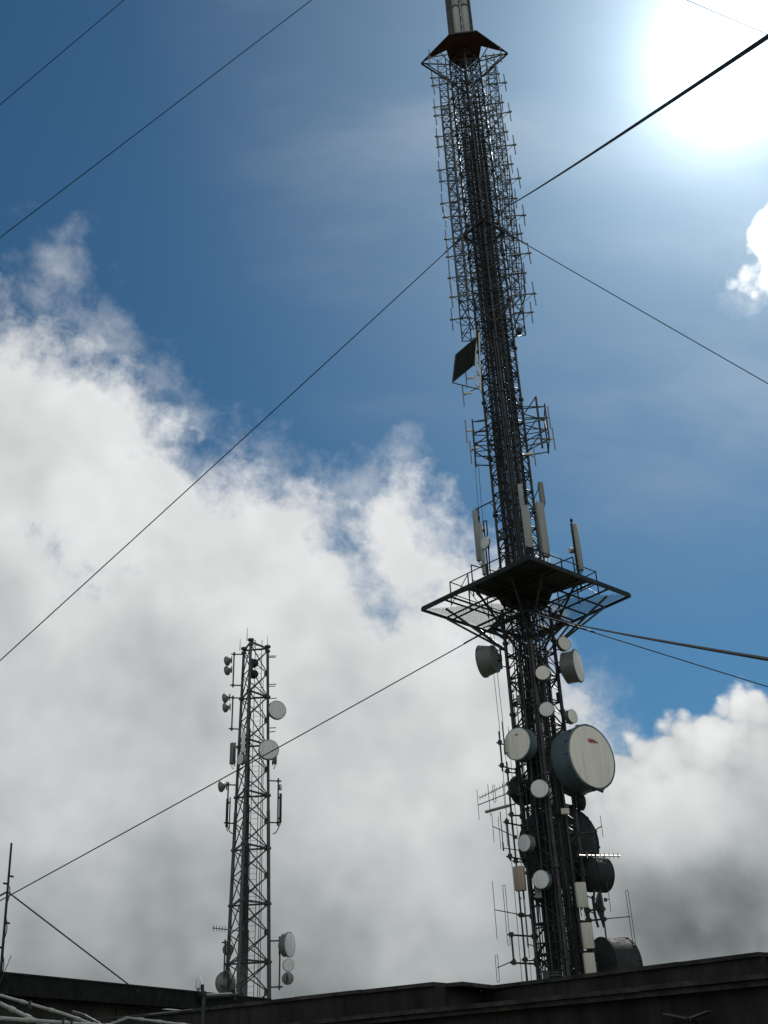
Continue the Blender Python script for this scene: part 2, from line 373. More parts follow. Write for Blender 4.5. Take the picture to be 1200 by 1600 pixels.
# red canopy under the crown
ZC, HC = 53.72, 2.5
b = MB(); T = .06
b.prism([M(-HC, -.1, ZC), M(-1.0, -.75, ZC), M(-.86, 0, ZC), M(0, .7, ZC), M(.86, 0, ZC), M(1.0, -.75, ZC), M(HC, -.1, ZC), M(.75, -1.78, ZC), M(-.75, -1.78, ZC)], (0, 0, T))
cn = b.build('canopy', 'red_paint', mast, 0)
b = MB(); e = .02
cs = [M(-HC, -.1, ZC-.05), M(-.75, -1.78, ZC-.05), M(.75, -1.78, ZC-.05), M(HC, -.1, ZC-.05), M(0, HC-.3, ZC-.05)]
for k in range(5): b.beam(cs[k], cs[(k+1) % 5], .07, .09)
for su in (-1, 1):
    b.beam(M(su*HC*.96, -.1, ZC-.06), M(su*.86, 0, ZC-.3), .05, .06); b.bar(M(su*1.6, .75, ZC-.06), M(su*.5, .3, ZC-1.6), .03, 5)
    b.bar(M(su*HC*.9, -.1, ZC-.08), M(su*.84, 0, ZC-1.7), .035, 5); b.bar(M(su*1.5, -.9, ZC-.06), M(su*.4, -.4, ZC-1.6), .03, 5)
b.build('canopy_frame', 'dark_steel', cn)
# mast head above the canopy: slender column out of the picture
b = MB(); hq = .42
for cu, cv in CORN: b.bar(M(cu*hq, cv*hq, ZC+.06), M(cu*hq, cv*hq, 92), .05, 6)
z = ZC+.06; k = 0
while z < 91.5:
    for i in range(4):
        p, q = CORN[i], CORN[(i+1) % 4]; b.bar(M(p[0]*hq, p[1]*hq, z), M(q[0]*hq, q[1]*hq, z), .022, 5); b.bar(M(p[0]*hq, p[1]*hq, z), M(q[0]*hq, q[1]*hq, z+.8), .022, 5)
    z += .8
b.build('head_column', 'dark_steel', mast)
b = MB()
for su in (-1, 1):
    for sv in (-1, 1):
        b.box(M(-.60 if su < 0 else .62, sv*.22-.1, 61.6), .30 if su < 0 else .14, .30, 15.2, UD, VD)
        for z in np.arange(55, 68, 1.5): b.beam(M(su*.66, sv*.12, z), M(su*.35, sv*.1, z), .05, .05)
b.build('side_reflector', 'dark_steel', mast)

# big platform
ZP, HP = 19.2, 4.3
b = MB()
solid = [M(-HP, -.35, ZP), M(-2.3, -1.75, ZP), M(-1.1, -.75, ZP), M(-.98, .0, ZP), M(0, .98, ZP), M(.98, 0, ZP), M(1.1, -.8, ZP), M(2.45, -1.6, ZP), M(HP, -.15, ZP), M(.1, -HP-.1, ZP)]
b.prism(solid, (0, 0, .07)); deck = b.build('platform_deck', 'dark_steel', mast, 0)
b = MB()
cs = [M(-HP, -.35, ZP-.07), M(.1, -HP-.1, ZP-.07), M(HP, -.15, ZP-.07), M(0, HP-.1, ZP-.07)]
for k in range(4): b.beam(cs[k], cs[(k+1) % 4], .085, .14 if k < 2 else .10)
def lerp(p, q, t): return p+(q-p)*t
for k in range(4):                                        # joists parallel to the edges
    for t in ((.28, .62) if k in (0, 1) else (.22, .5, .78)):
        b.beam(lerp(cs[k], cs[(k+1) % 4], t)-ZD*.012, lerp(cs[(k+3) % 4], cs[(k+2) % 4], t)-ZD*.012, .045, .07)
b.build('platform_frame', 'dark_steel', mast)
b = MB()                                                  # open bar grating over the far half
fa, fb, fc = M(-HP+.1, -.25, ZP), M(0, HP-.2, ZP), M(HP-.1, -.05, ZP)
nx = 60
for k in range(1, nx):
    t = k/nx
    s0, s1 = lerp(fa, fb, t), lerp(M(.1, -HP, ZP), fc, t)     # bars across
    u0, v0, _ = uvz(s0)
    lim = 1.0
    # keep only the run beyond the solid plates
    q = None
    for j in range(0, 41):
        pt = lerp(s0, s1, j/40); uu, vv, _ = uvz(pt)
        if vv < -.28-.0*abs(uu) or (abs(uu)+abs(vv) < 1.0): break
        q = pt
    if q is not None and (q-s0).length > .1: b.beam(s0, q, .006, .014)
    s0, s1 = lerp(fc, fb, t), lerp(M(.1, -HP, ZP), fa, t); q = None
    for j in range(0, 41):
        pt = lerp(s0, s1, j/40); uu, vv, _ = uvz(pt)
        if vv < -.28 or (abs(uu)+abs(vv) < 1.0): break
        q = pt
    if q is not None and (q-s0).length > .1: b.beam(s0+ZD*.02, q+ZD*.02, .006, .012)
b.build('platform_grating', 'galvanised', mast)
# railing
b = MB(); HR = 3.05
rc = [M(-HR, -.25, 0), M(.05, -HR, 0), M(HR, -.15, 0), M(0, HR, 0)]
for k in range(4):
    p, q = rc[k], rc[(k+1) % 4]
    for t in (0, .25, .5, .75):
        c = lerp(p, q, t); b.bar(c+ZD*(ZP+.07), c+ZD*(ZP+1.15), .028, 6)
    for h in (.62, 1.15):
        if not (k == 1 and h < 1): b.bar(p+ZD*(ZP+h), q+ZD*(ZP+h), .026, 6)
    for t in (0, .5):
        b.bar(lerp(p, q, t)+ZD*(ZP+.1), lerp(p, q, t+.25)+ZD*(ZP+1.1), .018, 5)
for su in (-1, 1):
    b.bar(M(su*2.1, -1.0, ZP+.07), M(su*2.1, -1.0, ZP+1.5), .028, 6); b.bar(M(su*2.1, -1.0, ZP+1.5), M(su*.95, -.1, ZP+1.5), .028, 6)
    b.bar(M(su*2.1, -1.0, ZP+.8), M(su*.95, -.1, ZP+.8), .022, 6)
b.build('platform_railing', 'dark_steel', mast)
for su, sv in ((1, -1), (-1, -1), (1, 1), (-1, 1)):
    b = MB(); b.beam(M(su*.5, sv*.5, 16.9), M(su*1.95, sv*2.0, ZP-.18), .07, .07); b.beam(M(su*.98, 0, 17.2), M(su*3.3, sv*.55, ZP-.18), .07, .08)
    b.beam(M(0, sv*.98, 17.2), M(su*.6, sv*3.2, ZP-.18), .07, .08)
    b.bar(M(su*.98, 0, 18.5), M(su*2.0, sv*1.9, ZP-.2), .03, 5)
    b.build('knee_brace', 'dull_steel', mast)
# guy collars
GZ = [18.2, 39.95, 69.3, 89.3]
for z, rr in zip(GZ, (1.5, 1.05, .7, .7)):
    b = MB()
    for i in range(4):
        p, q = CORN[i], CORN[(i+1) % 4]; b.beam(M(p[0]*rr, p[1]*rr, z+.05), M(q[0]*rr, q[1]*rr, z+.05), .08, .13)
        h = hd(z) if z < 50 else hq
        b.beam(M(p[0]*h, p[1]*h, z+.5), M(p[0]*rr, p[1]*rr, z+.05), .10, .12); b.beam(M(p[0]*h, p[1]*h, z-.5), M(p[0]*rr, p[1]*rr, z-.03), .09, .10)
    b.build('guy_collar', 'dark_steel', mast)
# rigger frames above the platform that hold the short dipoles
def rigger(pts_px, v, inner_u, name='rigger_frame'):
    b = MB(); P = [pv(x, y, v) for x, y in pts_px]
    return b, P
for side, xs in ((-1, ((738.5, 666), (743.5, 713))), (1, ((851, 642), (857, 692)))):
    for v in (-.55, .55):
        b = MB(); t_, l_ = pv(xs[0][0], xs[0][1], -.2), pv(xs[1][0], xs[1][1], -.2)
        ut, _, zt = uvz(t_); zl = uvz(l_)[2]; zs = [zt, zt-(zt-zl)*.35, zt-(zt-zl)*.7, zl]
        b.bar(M(ut, v, zl-.1), M(ut, v, zt+.15), .035, 6)
        for k, z in enumerate(zs):
            b.bar(M(ut, v, z), M(side*HD_UP*.9, v*.3, z+(.25 if k < 2 else -.35)), .028, 5)
            b.bar(M(ut, v, z), M(side*.1, (1 if v > 0 else -1)*.8, z), .024, 5)
        if v < 0:
            for z in (zt, zl): b.bar(M(ut, -.55, z), M(ut, .55, z), .028, 5)
            b.bar(M(ut, -.55, zl), M(ut, .55, zt), .02, 5)
        b.build('rigger_frame', 'dull_steel', mast)
b = MB()                                                   # extra post and struts on the sunward rigger
u1, _, z1 = uvz(pv(837, 620, -.8)); z2 = uvz(pv(849, 700, -.8))[2]
b.bar(M(u1, -.8, z2), M(u1, -.8, z1), .05, 7)
for z in (z1, z1-1.1, z1-2.0): b.bar(M(u1, -.8, z), M(.8, -.1, z-.55), .028, 5)
b.build('rigger_post', 'dull_steel', mast)

# ------------------------------------------------------------------ guy wires
AN = {}
def guy(name, z, az, rad, r, label, collar):
    th = R_(az); d = Vector((math.sin(th), math.cos(th), 0)); p = A0+UD*UC+d*collar+ZD*z; q = A0+UD*UC+d*rad
    pts = []
    L = (q-p).length
    for k in range(25):
        t = k/24; pts.append(lerp(p, q, t)-ZD*(4*.0035*L*t*(1-t)))
    ob = thing('guy_wire', q, label, 'guy wire', 'steel guy wires of the tall mast')
    b = MB(); b.tube(pts, r, 6); b.build('strand', 'wire', ob)
    dd = (q-p).normalized(); b = MB(); b.bar(p, p+dd*.9, r*2.6, 6, r*1.5); b.bar(p+dd*.9, p+dd*1.3, r*1.6, 6); b.build('socket', 'dark_steel', ob)
# az: 275 = towards the small tower, 95 = other way, 185 = over the camera, 5 = away
guy('g', GZ[0], 275, 39.0, .022, 'thin guy wire from the big platform passing in front of the small tower', 1.5)
guy('g', GZ[0], 185, 42.3, .018, 'thick guy wire from the platform, upper of two descending beside the drum dishes', 1.5)
guy('g', GZ[0], 95, 44.2, .022, 'thinner guy wire from the platform, lower of two descending beside the drum dishes', 1.5)
guy('g', GZ[0], 5, 43, .030, 'guy wire running away behind the mast from its platform', 1.5)
guy('g', GZ[1], 275, 41.2, .024, 'long guy wire crossing the white cloud and blue sky down to the edge', 1.15)
guy('g', GZ[1], 185, 43.4, .017, 'guy wire that climbs from mid mast into the glare of the sun', 1.15)
guy('g', GZ[1], 95, 41.9, .022, 'guy wire sloping from mid mast across the hazy blue below the sun', 1.15)
guy('g', GZ[1], 5, 43, .030, 'guy wire running away behind the mast from below the canopy', 1.15)
guy('g', GZ[2], 275, 70.3, .025, 'guy wire across the upper blue sky, lower of the two in that corner', .7)
guy('g', GZ[2], 95, 70.5, .025, 'short stretch of guy wire above the sun in the top corner', .7)
guy('g', GZ[3], 275, 71.6, .025, 'guy wire cutting the top corner of deep blue sky', .7)

# ------------------------------------------------------------------ rod dipoles on the four frames
ORD = ['first', 'second', 'third', 'fourth', 'fifth', 'sixth', 'seventh', 'eighth', 'ninth']
def make_dipole(side, v):
    o = thing('rod_dipole', M(side*1.58, v, 40), 'x', 'dipole antenna', 'rod dipoles on the mast below the red canopy')
    b = MB(); b.bar(M(side*.95, v, 40), M(side*2.08, v, 40), .036, 7); b.build('boom', 'bright_tube', o)
    b = MB(); b.bar(M(side*1.97, v, 39.3), M(side*1.97, v, 40.7), .03, 7); b.build('rod', 'bright_tube', o)
    b = MB(); pts = [M(side*(1.86-.16*t), v+.03, 39.97-.42*math.sin(math.pi*min(1, t/4.2))*(.5+.12*t)) for t in range(6)]; b.tube(pts, .014, 5); b.build('feed_cable', 'black_rubber', o)
    b = MB(); b.lathe(M(side*1.89, v, 40), UD*side, [(.03, -.02), (.06, 0), (.06, .16), (.035, .2)], 10); b.build('clamp', 'bright_tube', o)
    return o
ROWS = {(-1, -1): (88,132,179,229,283,339,399,463), (1, -1): (86,130,177.5,228,281,337,397,461),
        (-1, 1): (122.5,167,214,265,317,374,433,497), (1, 1): (115,160,207,258,310,366,426,490)}
AX = lambda y: 715+.1118*y
for (su, sv), ys in ROWS.items():
    proto = None
    for k, y in enumerate(ys):
        v = sv*1.38; z = pv(AX(y)+su*50, y, v).z
        if proto is None: proto = o = make_dipole(su, v)
        else: o = copy_tree(proto)
        o.location = M(su*1.58+random.uniform(-.05, .05), v, z+random.uniform(-.05, .05)); o.rotation_euler = (R_(random.uniform(-2, 2)), R_(random.uniform(-2.2, 2.2)), R_(random.uniform(-5, 5)))
        o['label'] = '%s rod dipole below the canopy, %s row of the %s edge' % (ORD[k], 'front' if sv < 0 else 'rear', 'sunward' if su > 0 else 'cloudward')

# short dipoles on the riggers
def short_dipole(x, y0, y1, v, u_in, z_off, label, folded=False, grp=None, boxy=True):
    p, q = pv(x[0], y0, v), pv(x[1], y1, v); c = (p+q)/2; u, vv, z = uvz(c); hl = abs(p.z-q.z)/2
    o = thing('short_dipole', c, label, 'dipole antenna', grp or 'short dipoles on the rigger frames')
    b = MB(); b.bar(M(u, v, z-hl), M(u, v, z+hl), .027, 6); b.build('rod', 'bright_tube', o)
    b = MB(); b.bar(M(u, v, z), M(u_in, v*.9, z+z_off), .026, 6); b.build('boom', 'bright_tube', o)
    s_ = 1 if u_in > u else -1
    b = MB(); b.box(M(u+s_*.22, v, z+z_off*.22/max(.3, abs(u-u_in))), .34, .07, .09, UD, VD); b.build('balun', 'radome_grey', o)
    return o
short_dipole((722, 725.5), 602, 635, -.3, -.86, .55, 'short dipole directly below the dark fin panel on the mast')
short_dipole((726.5, 730), 656, 692, -.5, -1.75, .05, 'short dipole at the upper corner of the cloudward rigger frame')
short_dipole((733.5, 737), 689, 724, -.5, -1.45, .25, 'short dipole at the lower corner of the cloudward rigger frame')
short_dipole((856, 860), 635, 670, -.4, 1.5, .02, 'short dipole at the upper corner of the sunward rigger frame')
short_dipole((862.5, 867.5), 668, 703, -.4, 1.5, .02, 'short dipole at the lower corner of the sunward rigger frame')
short_dipole((727.5, 729.5), 580, 606, -.3, -.86, .25, 'short dipole partly hidden behind the dark fin panel')
short_dipole((834, 837), 702, 728, -.6, .8, .3, 'short dipole hanging under the sunward rigger frame')

# dark fin: folded sheet reflector on the mast side
o = thing('corner_reflector', pv(745, 560, -.4), 'dark folded sheet reflector like a fin on the mast side', 'reflector antenna')
pp = [pv(743.5, 527, -.4), pv(741, 569, -.4), pv(707, 597, -.9), pv(712, 554, -.9)]
b = MB(); b.prism(pp, VD*.03); b.build('reflector_sheet', 'fin_sheet', o, 0)
b = MB()
for k in range(4): b.bar(pp[k]+VD*.02, pp[(k+1) % 4]+VD*.02, .03, 5)
b.bar(pp[2]+VD*.05, M(-.84, -.1, pp[2].z-.05), .03, 5); b.bar(lerp(pp[0], pp[3], .9)+VD*.05, M(-.84, -.1, pp[3].z-.1), .02, 5)
b.bar(pp[1]+VD*.05, M(-.84, -.1, pp[1].z-.9), .02, 5); b.build('reflector_frame', 'dull_steel', o)
b = MB(); zz = pp[0].z; b.bar(pp[0]+VD*.06+ZD*.5, pp[1]+VD*.06-ZD*1.2, .05, 7); b.bar(pp[0]+UD*.18+VD*.06+ZD*.3, pp[1]+UD*.18+VD*.06-ZD*1.6, .04, 7); b.build('dipole_tube', 'radome_grey', o)
# small beacon lamp
p = pv(811.5, 518, -.3); o = thing('obstruction_lamp', p, 'small lamp housing with glinting cap jutting from the upper mast', 'lamp')
b = MB(); b.lathe(p-ZD*.12, ZD, [(.10, 0), (.13, .05), (.13, .22), (.09, .26)], 14); b.build('housing', 'dark_steel', o)
b = MB(); b.lathe(p+ZD*.14, ZD, [(.10, 0), (.10, .06), (.06, .14), (0, .16)], 14); b.build('lens_cap', 'bright_tube', o)
b = MB(); b.bar(p-ZD*.06, M(.86, 0, p.z-.1), .03, 5); b.build('arm', 'dull_steel', o)

# mast-head white cylinders
for x, u, lab in ((709, -.22, 'white jointed cylinder antenna at the mast head nearer the clouds'), (729, .30, 'white jointed cylinder antenna at the mast head nearer the sun')):
    c = M(u, -.5, 55.2); o = thing('cylinder_antenna', c, lab, 'antenna', 'white cylinders at the mast head')
    b = MB()
    for k in range(5):
        z0 = 55.2+k*2.6; b.lathe(M(u, -.5, z0), ZD, [(.16, 0), (.215, .08), (.215, 2.42), (.17, 2.5)], 20)
    b.build('radome', 'head_radome', o)
    b = MB()
    for k in range(5): b.lathe(M(u, -.5, 55.2+k*2.6-.07), ZD, [(.10, 0), (.19, .0), (.19, .09), (.1, .09)], 16); b.beam(M(u, -.5, 55.2+k*2.6-.03), M(u*.6, -.2, 55.2+k*2.6-.03), .06, .06)
    b.build('flange', 'dark_steel', o)

# ------------------------------------------------------------------ dishes
def face_dir(P, a, tilt=0.0):                     # a: 0 faces the camera, 90 faces picture-right, 180 away
    n = Vector((P.x, P.y, 0)).normalized(); r = Vector((n.y, -n.x, 0)); d = (-n)*math.cos(R_(a))+r*math.sin(R_(a))
    return (d*math.cos(R_(tilt))+ZD*math.sin(R_(tilt))).normalized()
EMB = [(-.26, .015), (-.06, -.02), (-.09, .045), (.03, .005), (.0, .05), (.10, .01), (.09, .035), (.25, -.04), (.10, -.035), (.12, -.065), (.02, -.03), (.03, -.075), (-.05, -.045), (-.04, -.075), (-.12, -.01)]
def dish(P, diam, a, L, label, skin='radome_grey', drum='shroud_grey', rear=None, tilt=0, emblem=None, leg=None, grp='drum dishes on the tall mast', kind='drum_dish', bulge=.30, flare=0.0, pole=True):
    ax = face_dir(P, a, tilt); R = diam/2
    o = thing(kind, P, label, 'dish antenna', grp)
    b = MB(); Ls = L*diam
    b.lathe(P, ax, [(R*(1-flare), -Ls), (R*(1-flare)*1.035, -Ls), (R*(1-flare)*1.035, -Ls+.05*diam), (R*(1-flare), -Ls+.055*diam), (R, -.04*diam), (R*1.025, -.035*diam), (R*1.025, 0.0), (R*.96, .004*diam)], 44, False)
    if diam > .9:
        t0 = ax.orthogonal().normalized(); nc = 16 if diam > 2 else 12
        for k in range(nc):
            t = Matrix.Rotation(2*math.pi*(k+.3)/nc, 3, ax)@t0
            b.box(P+t*R*1.005-ax*.045*diam, .016*diam, .045*diam, .06*diam, t.cross(ax), t)
    b.build('shroud', drum, o)
    b = MB(); Rr = R*(1-flare)
    b.lathe(P, ax, [(.10*R, -Ls-bulge*R), (.22*R, -Ls-bulge*R*.97), (.5*Rr, -Ls-bulge*R*.75), (.8*Rr, -Ls-bulge*R*.34), (Rr*.995, -Ls+.002)], 40, False)
    b.lathe(P, ax, [(.17*R, -Ls-bulge*R*1.25), (.17*R, -Ls-bulge*R*.9)], 20)
    for k in range(8):
        t = Vector(ax.orthogonal().normalized()); t = Matrix.Rotation(2*math.pi*k/8, 3, ax)@t
        b.beam(P+ax*(-Ls-bulge*R)+t*.16*R, P+ax*(-Ls-.03*R)+t*.93*Rr, .03*R, .05*R, ax)
    b.build('reflector', rear or drum, o)
    b = MB(); b.lathe(P, ax, [(R*.975, .003*diam), (R*.8, .012*diam), (R*.4, .022*diam), (0, .025*diam)], 44, False); rd = b.build('radome', skin, o)
    if emblem:
        up = (ZD-ax*ZD.dot(ax)).normalized(); rt = up.cross(ax); k, cy = emblem
        b = MB(); b.prism([P+ax*(.0225*diam)+rt*(x*R*k)+up*((y*k+cy)*R) for x, y in EMB], ax*.008); b.build('emblem', 'emblem_red', rd, 0)
    back = P-ax*(Ls+bulge*R*1.2)
    b = MB()
    if pole:
        pc = back-ax*.12*R
        b.bar(pc-ZD*R*.75, pc+ZD*R*.75, max(.035, .06*R), 8); b.box(pc+ax*.08*R, .3*R, .22*R, .4*R, ax.cross(ZD), ax)
        b.beam(pc+ZD*.4*R, P-ax*(Ls+.12*R)+ZD*.6*R, .05*R, .05*R)
        if leg:
            for dz in (.55, -.55): b.bar(pc+ZD*dz*R, Vector((leg.x, leg.y, pc.z+dz*R)), max(.025, .04*R), 6)
    b.build('mount', 'dull_steel', o)
    return o
LEG = {'r': M(HD_LOW, 0, 0), 'l': M(-HD_LOW, 0, 0), 'n': M(0, -HD_LOW, 0), 'f': M(0, HD_LOW, 0)}
def mdish(x, y, px, v, a, L, label, leg, **k):
    P = pv(x, y, v); return dish(P, px*mpp(P), a, L, label, leg=LEG[leg], **k)
mdish(753, 1034, 50, 0.1, -112, .46, 'flared grey drum dish seen from behind, jutting out under the platform', 'l', skin='radome_grey', drum='shroud_grey', flare=.16, bulge=.2)
mdish(882, 1005, 23, -.2, 38, .28, 'small cream drum dish just under the platform where the guy wires leave', 'r', skin='radome_cream', drum='shroud_grey')
mdish(904, 1040, 51, -.2, 74, .42, 'cream drum dish turned side on with straight shroud, below the platform', 'r', skin='radome_cream', drum='shroud_grey', flare=.05)
mdish(848, 1051, 23, -1.3, -8, .5, 'small pale round dish on the near mast leg, upper of two', 'n', skin='radome_cream')
mdish(854, 1108, 23, -1.25, -6, .35, 'small pale round dish on the near mast leg, lower of two', 'n', skin='radome_grey')
mdish(895, 1119, 22, -.3, 50, .35, 'small white dish just above the huge drum dish', 'r', skin='radome_cream')
mdish(808, 1162, 51, -.9, -36, .34, 'cream drum dish with faint red mark, across the mast from the huge drum', 'l', skin='radome_cream', drum='shroud_teal', emblem=(.9, .56))
big = mdish(925, 1182, 101, -.7, 48, .50, 'huge drum dish with cream face, red mark and blue grey shroud', 'r', skin='radome_cream', drum='shroud_teal', emblem=(1.35, .50))
b = MB(); b.beam(pv(905, 1222, -.9), pv(942, 1237, -1.4), .09, .09); b.build('strut', 'dark_steel', big)
mdish(812, 1236, 46, .5, -135, .22, 'black dish seen from behind, partly hidden by a small pale one', 'l', skin='dish_dark', drum='dish_dark', rear='dish_dark', bulge=.4)
mdish(843, 1232, 28, -1.4, -6, .22, 'pale round dish overlapping the black dish behind it', 'n', skin='radome_grey')
mdish(910, 1254, 24, -.1, 118, .2, 'small dark dish edge on under the huge drum dish', 'r', skin='radome_grey', drum='dish_dark', rear='dish_dark')
mdish(874, 1322, 121, 1.7, 172, .10, 'enormous dark dish behind the mast, seen from its back', 'f', skin='dish_dark', drum='dish_dark', rear='dish_dark', bulge=.5)
mdish(819, 1317, 26, -.8, -40, .45, 'small pale dish in front of the cloudward rim of the enormous dark dish', 'l', skin='radome_grey')
mdish(845, 1374, 28, -1.3, -22, .38, 'pale blue grey drum dish at the foot of the enormous dark dish', 'n', skin='radome_grey', drum='shroud_teal')
mdish(944, 1367, 52, .5, 128, .55, 'dark drum dish seen from behind with paler rim beside the sunlit yagi', 'r', skin='radome_grey', drum='dish_dark', rear='dish_dark')
mdish(940, 1415, 40, .9, 100, .08, 'pale thin dish behind curved black bars below the dark drum', 'r', skin='radome_grey', drum='shroud_grey')
mdish(981, 1512, 86, .6, 122, .52, 'big dark drum dish with lit rim resting low against the roof edge', 'r', skin='radome_grey', drum='dish_dark', rear='dish_dark', bulge=.25)
# curved bars in front of that thin dish
for k, xx in enumerate((929, 938)):
    p0, p1, p2 = pv(xx, 1390, -.2), pv(xx-4, 1420, -.2), pv(xx+6, 1449, -.2)
    pts = [p0*(1-t)**2+p1*2*t*(1-t)+p2*t*t for t in [i/10 for i in range(11)]]
    b = MB(); b.tube(pts, .045, 7); tag(b.build('curved_bar', 'black_rubber'), ['curved black bar before the thin pale dish, closer to the mast', 'curved black bar before the thin pale dish, farther from the mast'][k], 'antenna bar', 'curved black bars')

# ------------------------------------------------------------------ panel antennas
def panel(x0, y0, x1, y1, wpx, v, a, label, skin='panel_beige', dp=.45, grp='flat panel antennas on the tall mast', pole=None, PV=pv, cat='panel antenna', toward=None, ztaper=0):
    p, q = PV(x0, y0, v), PV(x1, y1, v); c = (p+q)/2; h = abs(p.z-q.z); wm = wpx*mpp(c); ax = face_dir(c, a); sd_ = ZD.cross(ax)
    o = thing('panel_antenna', c-ZD*h/2, label, cat, grp)
    b = MB(); b.box(c, wm, wm*dp, h, sd_, ax, wm*.16)
    b.build('radome', skin, o)
    b = MB(); pc = c-ax*(wm*dp*.5+.09)
    b.bar(pc-ZD*(h*.56), pc+ZD*(h*.56), .035, 7)
    for t in (-.36, .36): b.box(pc+ax*.05+ZD*h*t, .14, .14, .08, sd_, ax)
    if toward is not None:
        for t in (-.4, .4): b.bar(pc+ZD*h*t, Vector((toward.x, toward.y, pc.z+h*t)), .022, 5)
    b.build('bracket', 'dull_steel', o)
    b = MB()
    for k in (-.25, .25): b.tube([c+sd_*wm*k-ZD*h*.5, c+sd_*wm*k-ZD*(h*.5+.10), c+sd_*wm*k*.5-ax*.1-ZD*(h*.5+.28)], .014, 5)
    b.build('jumper_cable', 'black_rubber', o)
    return o
panel(740, 798, 750.5, 876, 7, -.3, -60, 'tall slim panel on the platform corner, held by the long top arm', 'panel_grey', .9, toward=None)
panel(748, 818, 759, 898, 6, -1.0, -70, 'tall slim panel standing just behind the small platform dish', 'panel_grey', .9)
panel(811, 757, 817, 793, 7, -1.5, -5, 'narrow grey panel above the long pale one at the platform point', 'panel_grey', .6, toward=M(0, -.86, 0))
panel(817, 791, 830, 856, 12.5, -2.4, -5, 'long wide pale panel standing on the near point of the platform', 'panel_grey', .5)
panel(845.5, 754, 847, 788, 8, -1.3, 25, 'dark pointed upper panel beside the mast above the platform', 'shroud_grey', .7, toward=M(.86, 0, 0))
panel(843, 786, 853, 870, 13, -1.9, 35, 'longest grey panel on the sunward side of the platform point', 'panel_grey', .6)
panel(898, 820, 909, 891, 8, -.9, 70, 'lone tall panel at the sunward railing of the platform', 'panel_grey', .8)
panel(811, 1354, 813.5, 1392, 17, -1.2, -20, 'brown rounded panel on the standoff pole by the pale dishes', 'panel_brown', .7)
panel(905, 1379, 912, 1418, 18, -1.2, 15, 'cream rectangular panel under the dark drum, topmost of the low three', 'panel_beige', .4, toward=M(.98, 0, 0))
panel(913, 1442, 923, 1482, 18.5, -1.2, 15, 'cream rectangular panel near the roof, middle of the low three', 'panel_beige', .4, toward=M(.98, 0, 0))
panel(918, 1489, 927, 1540, 18.5, -1.2, 15, 'cream rectangular panel cut off by the roof edge, lowest of three', 'panel_beige', .4, toward=M(.98, 0, 0))
# long arm from the mast to the first platform panel
b = MB(); p0 = pv(743, 796, -.3); b.bar(p0, M(-.86, 0, p0.z+.55), .03, 6); b.bar(pv(770, 800, -.3), M(-.86, 0, pv(770, 800, -.3).z+.1), .02, 5)
b.bar(lerp(p0, M(-.86, 0, p0.z+.55), .75), M(-.86, -.2, p0.z+.1), .02, 5); b.build('outrigger_arm', 'dull_steel', mast)
# small platform dish and boxes
P = pv(757, 848, -1.2); o = dish(P, 20*mpp(P), -40, .1, 'small pale platform dish with box behind it on a thin pole', skin='radome_grey', grp='small dishes on the platform', bulge=.5)
b = MB(); b.bar(pv(760, 813, -1.1), pv(766, 898, -1.1)-ZD*.2, .03, 6); b.bar(pv(754, 816, -1.1), pv(760, 813, -1.1), .02, 5); b.build('pole', 'dark_steel', o)
P = pv(890, 860, -.9); o = dish(P, 9*mpp(P), -60, .5, 'tiny drum dish beside the lone tall panel at the railing', skin='radome_cream', grp='small dishes on the platform')
p = pv(893, 815, -.7); b = MB(); q = pv(901, 894, -.7); b.bar(Vector((p.x, p.y, p.z)), Vector((p.x, p.y, ZP+.05)), .028, 6); b.lathe(p, ZD, [(.05, 0), (.07, .05), (.05, .12)], 10)
tag(b.build('whip_antenna', 'dark_steel'), 'thin dark whip standing beside the lone tall panel', 'whip antenna')
def eq_box(x, y, w_, h, v, mt, label, toward):
    c = pv(x, y, v); o = thing('equipment_box', c, label, 'equipment box', 'small boxes on the mast')
    k = mpp(c); b = MB(); b.box(c, w_*k, w_*k*.6, h*k, UD, VD, w_*k*.08); b.build('case', mt, o)
    b = MB(); b.beam(c, Vector((toward.x, toward.y, c.z)), .06, .05); b.beam(c+ZD*h*k*.3, Vector((toward.x, toward.y, c.z+h*k*.3)), .05, .04); b.build('bracket', 'dull_steel', o)
eq_box(786, 837, 8, 14, -.5, 'dull_steel', 'grey box on the mast leg above the platform railing', M(-.86, 0, 0))
eq_box(812, 1094, 8, 15, -.4, 'shroud_grey', 'grey box on the mast leg level with the lower small dish', LEG['l'])
eq_box(883, 1268, 13, 9, -1.0, 'panel_beige', 'small cream box between the huge drum and the enormous dark dish', M(.5, -.5, 0))
eq_box(841, 1395, 10, 16, -1.0, 'shroud_grey', 'grey box under the pale blue grey drum dish', M(-.5, -.5, 0))
eq_box(853, 1524, 10, 14, -1.0, 'dull_steel', 'dark box on the mast leg just above the roof', M(-.2, -.8, 0))
eq_box(874, 1090, 9, 16, .2, 'dull_steel', 'dark box on the sunward leg behind the small white dish', LEG['r'])

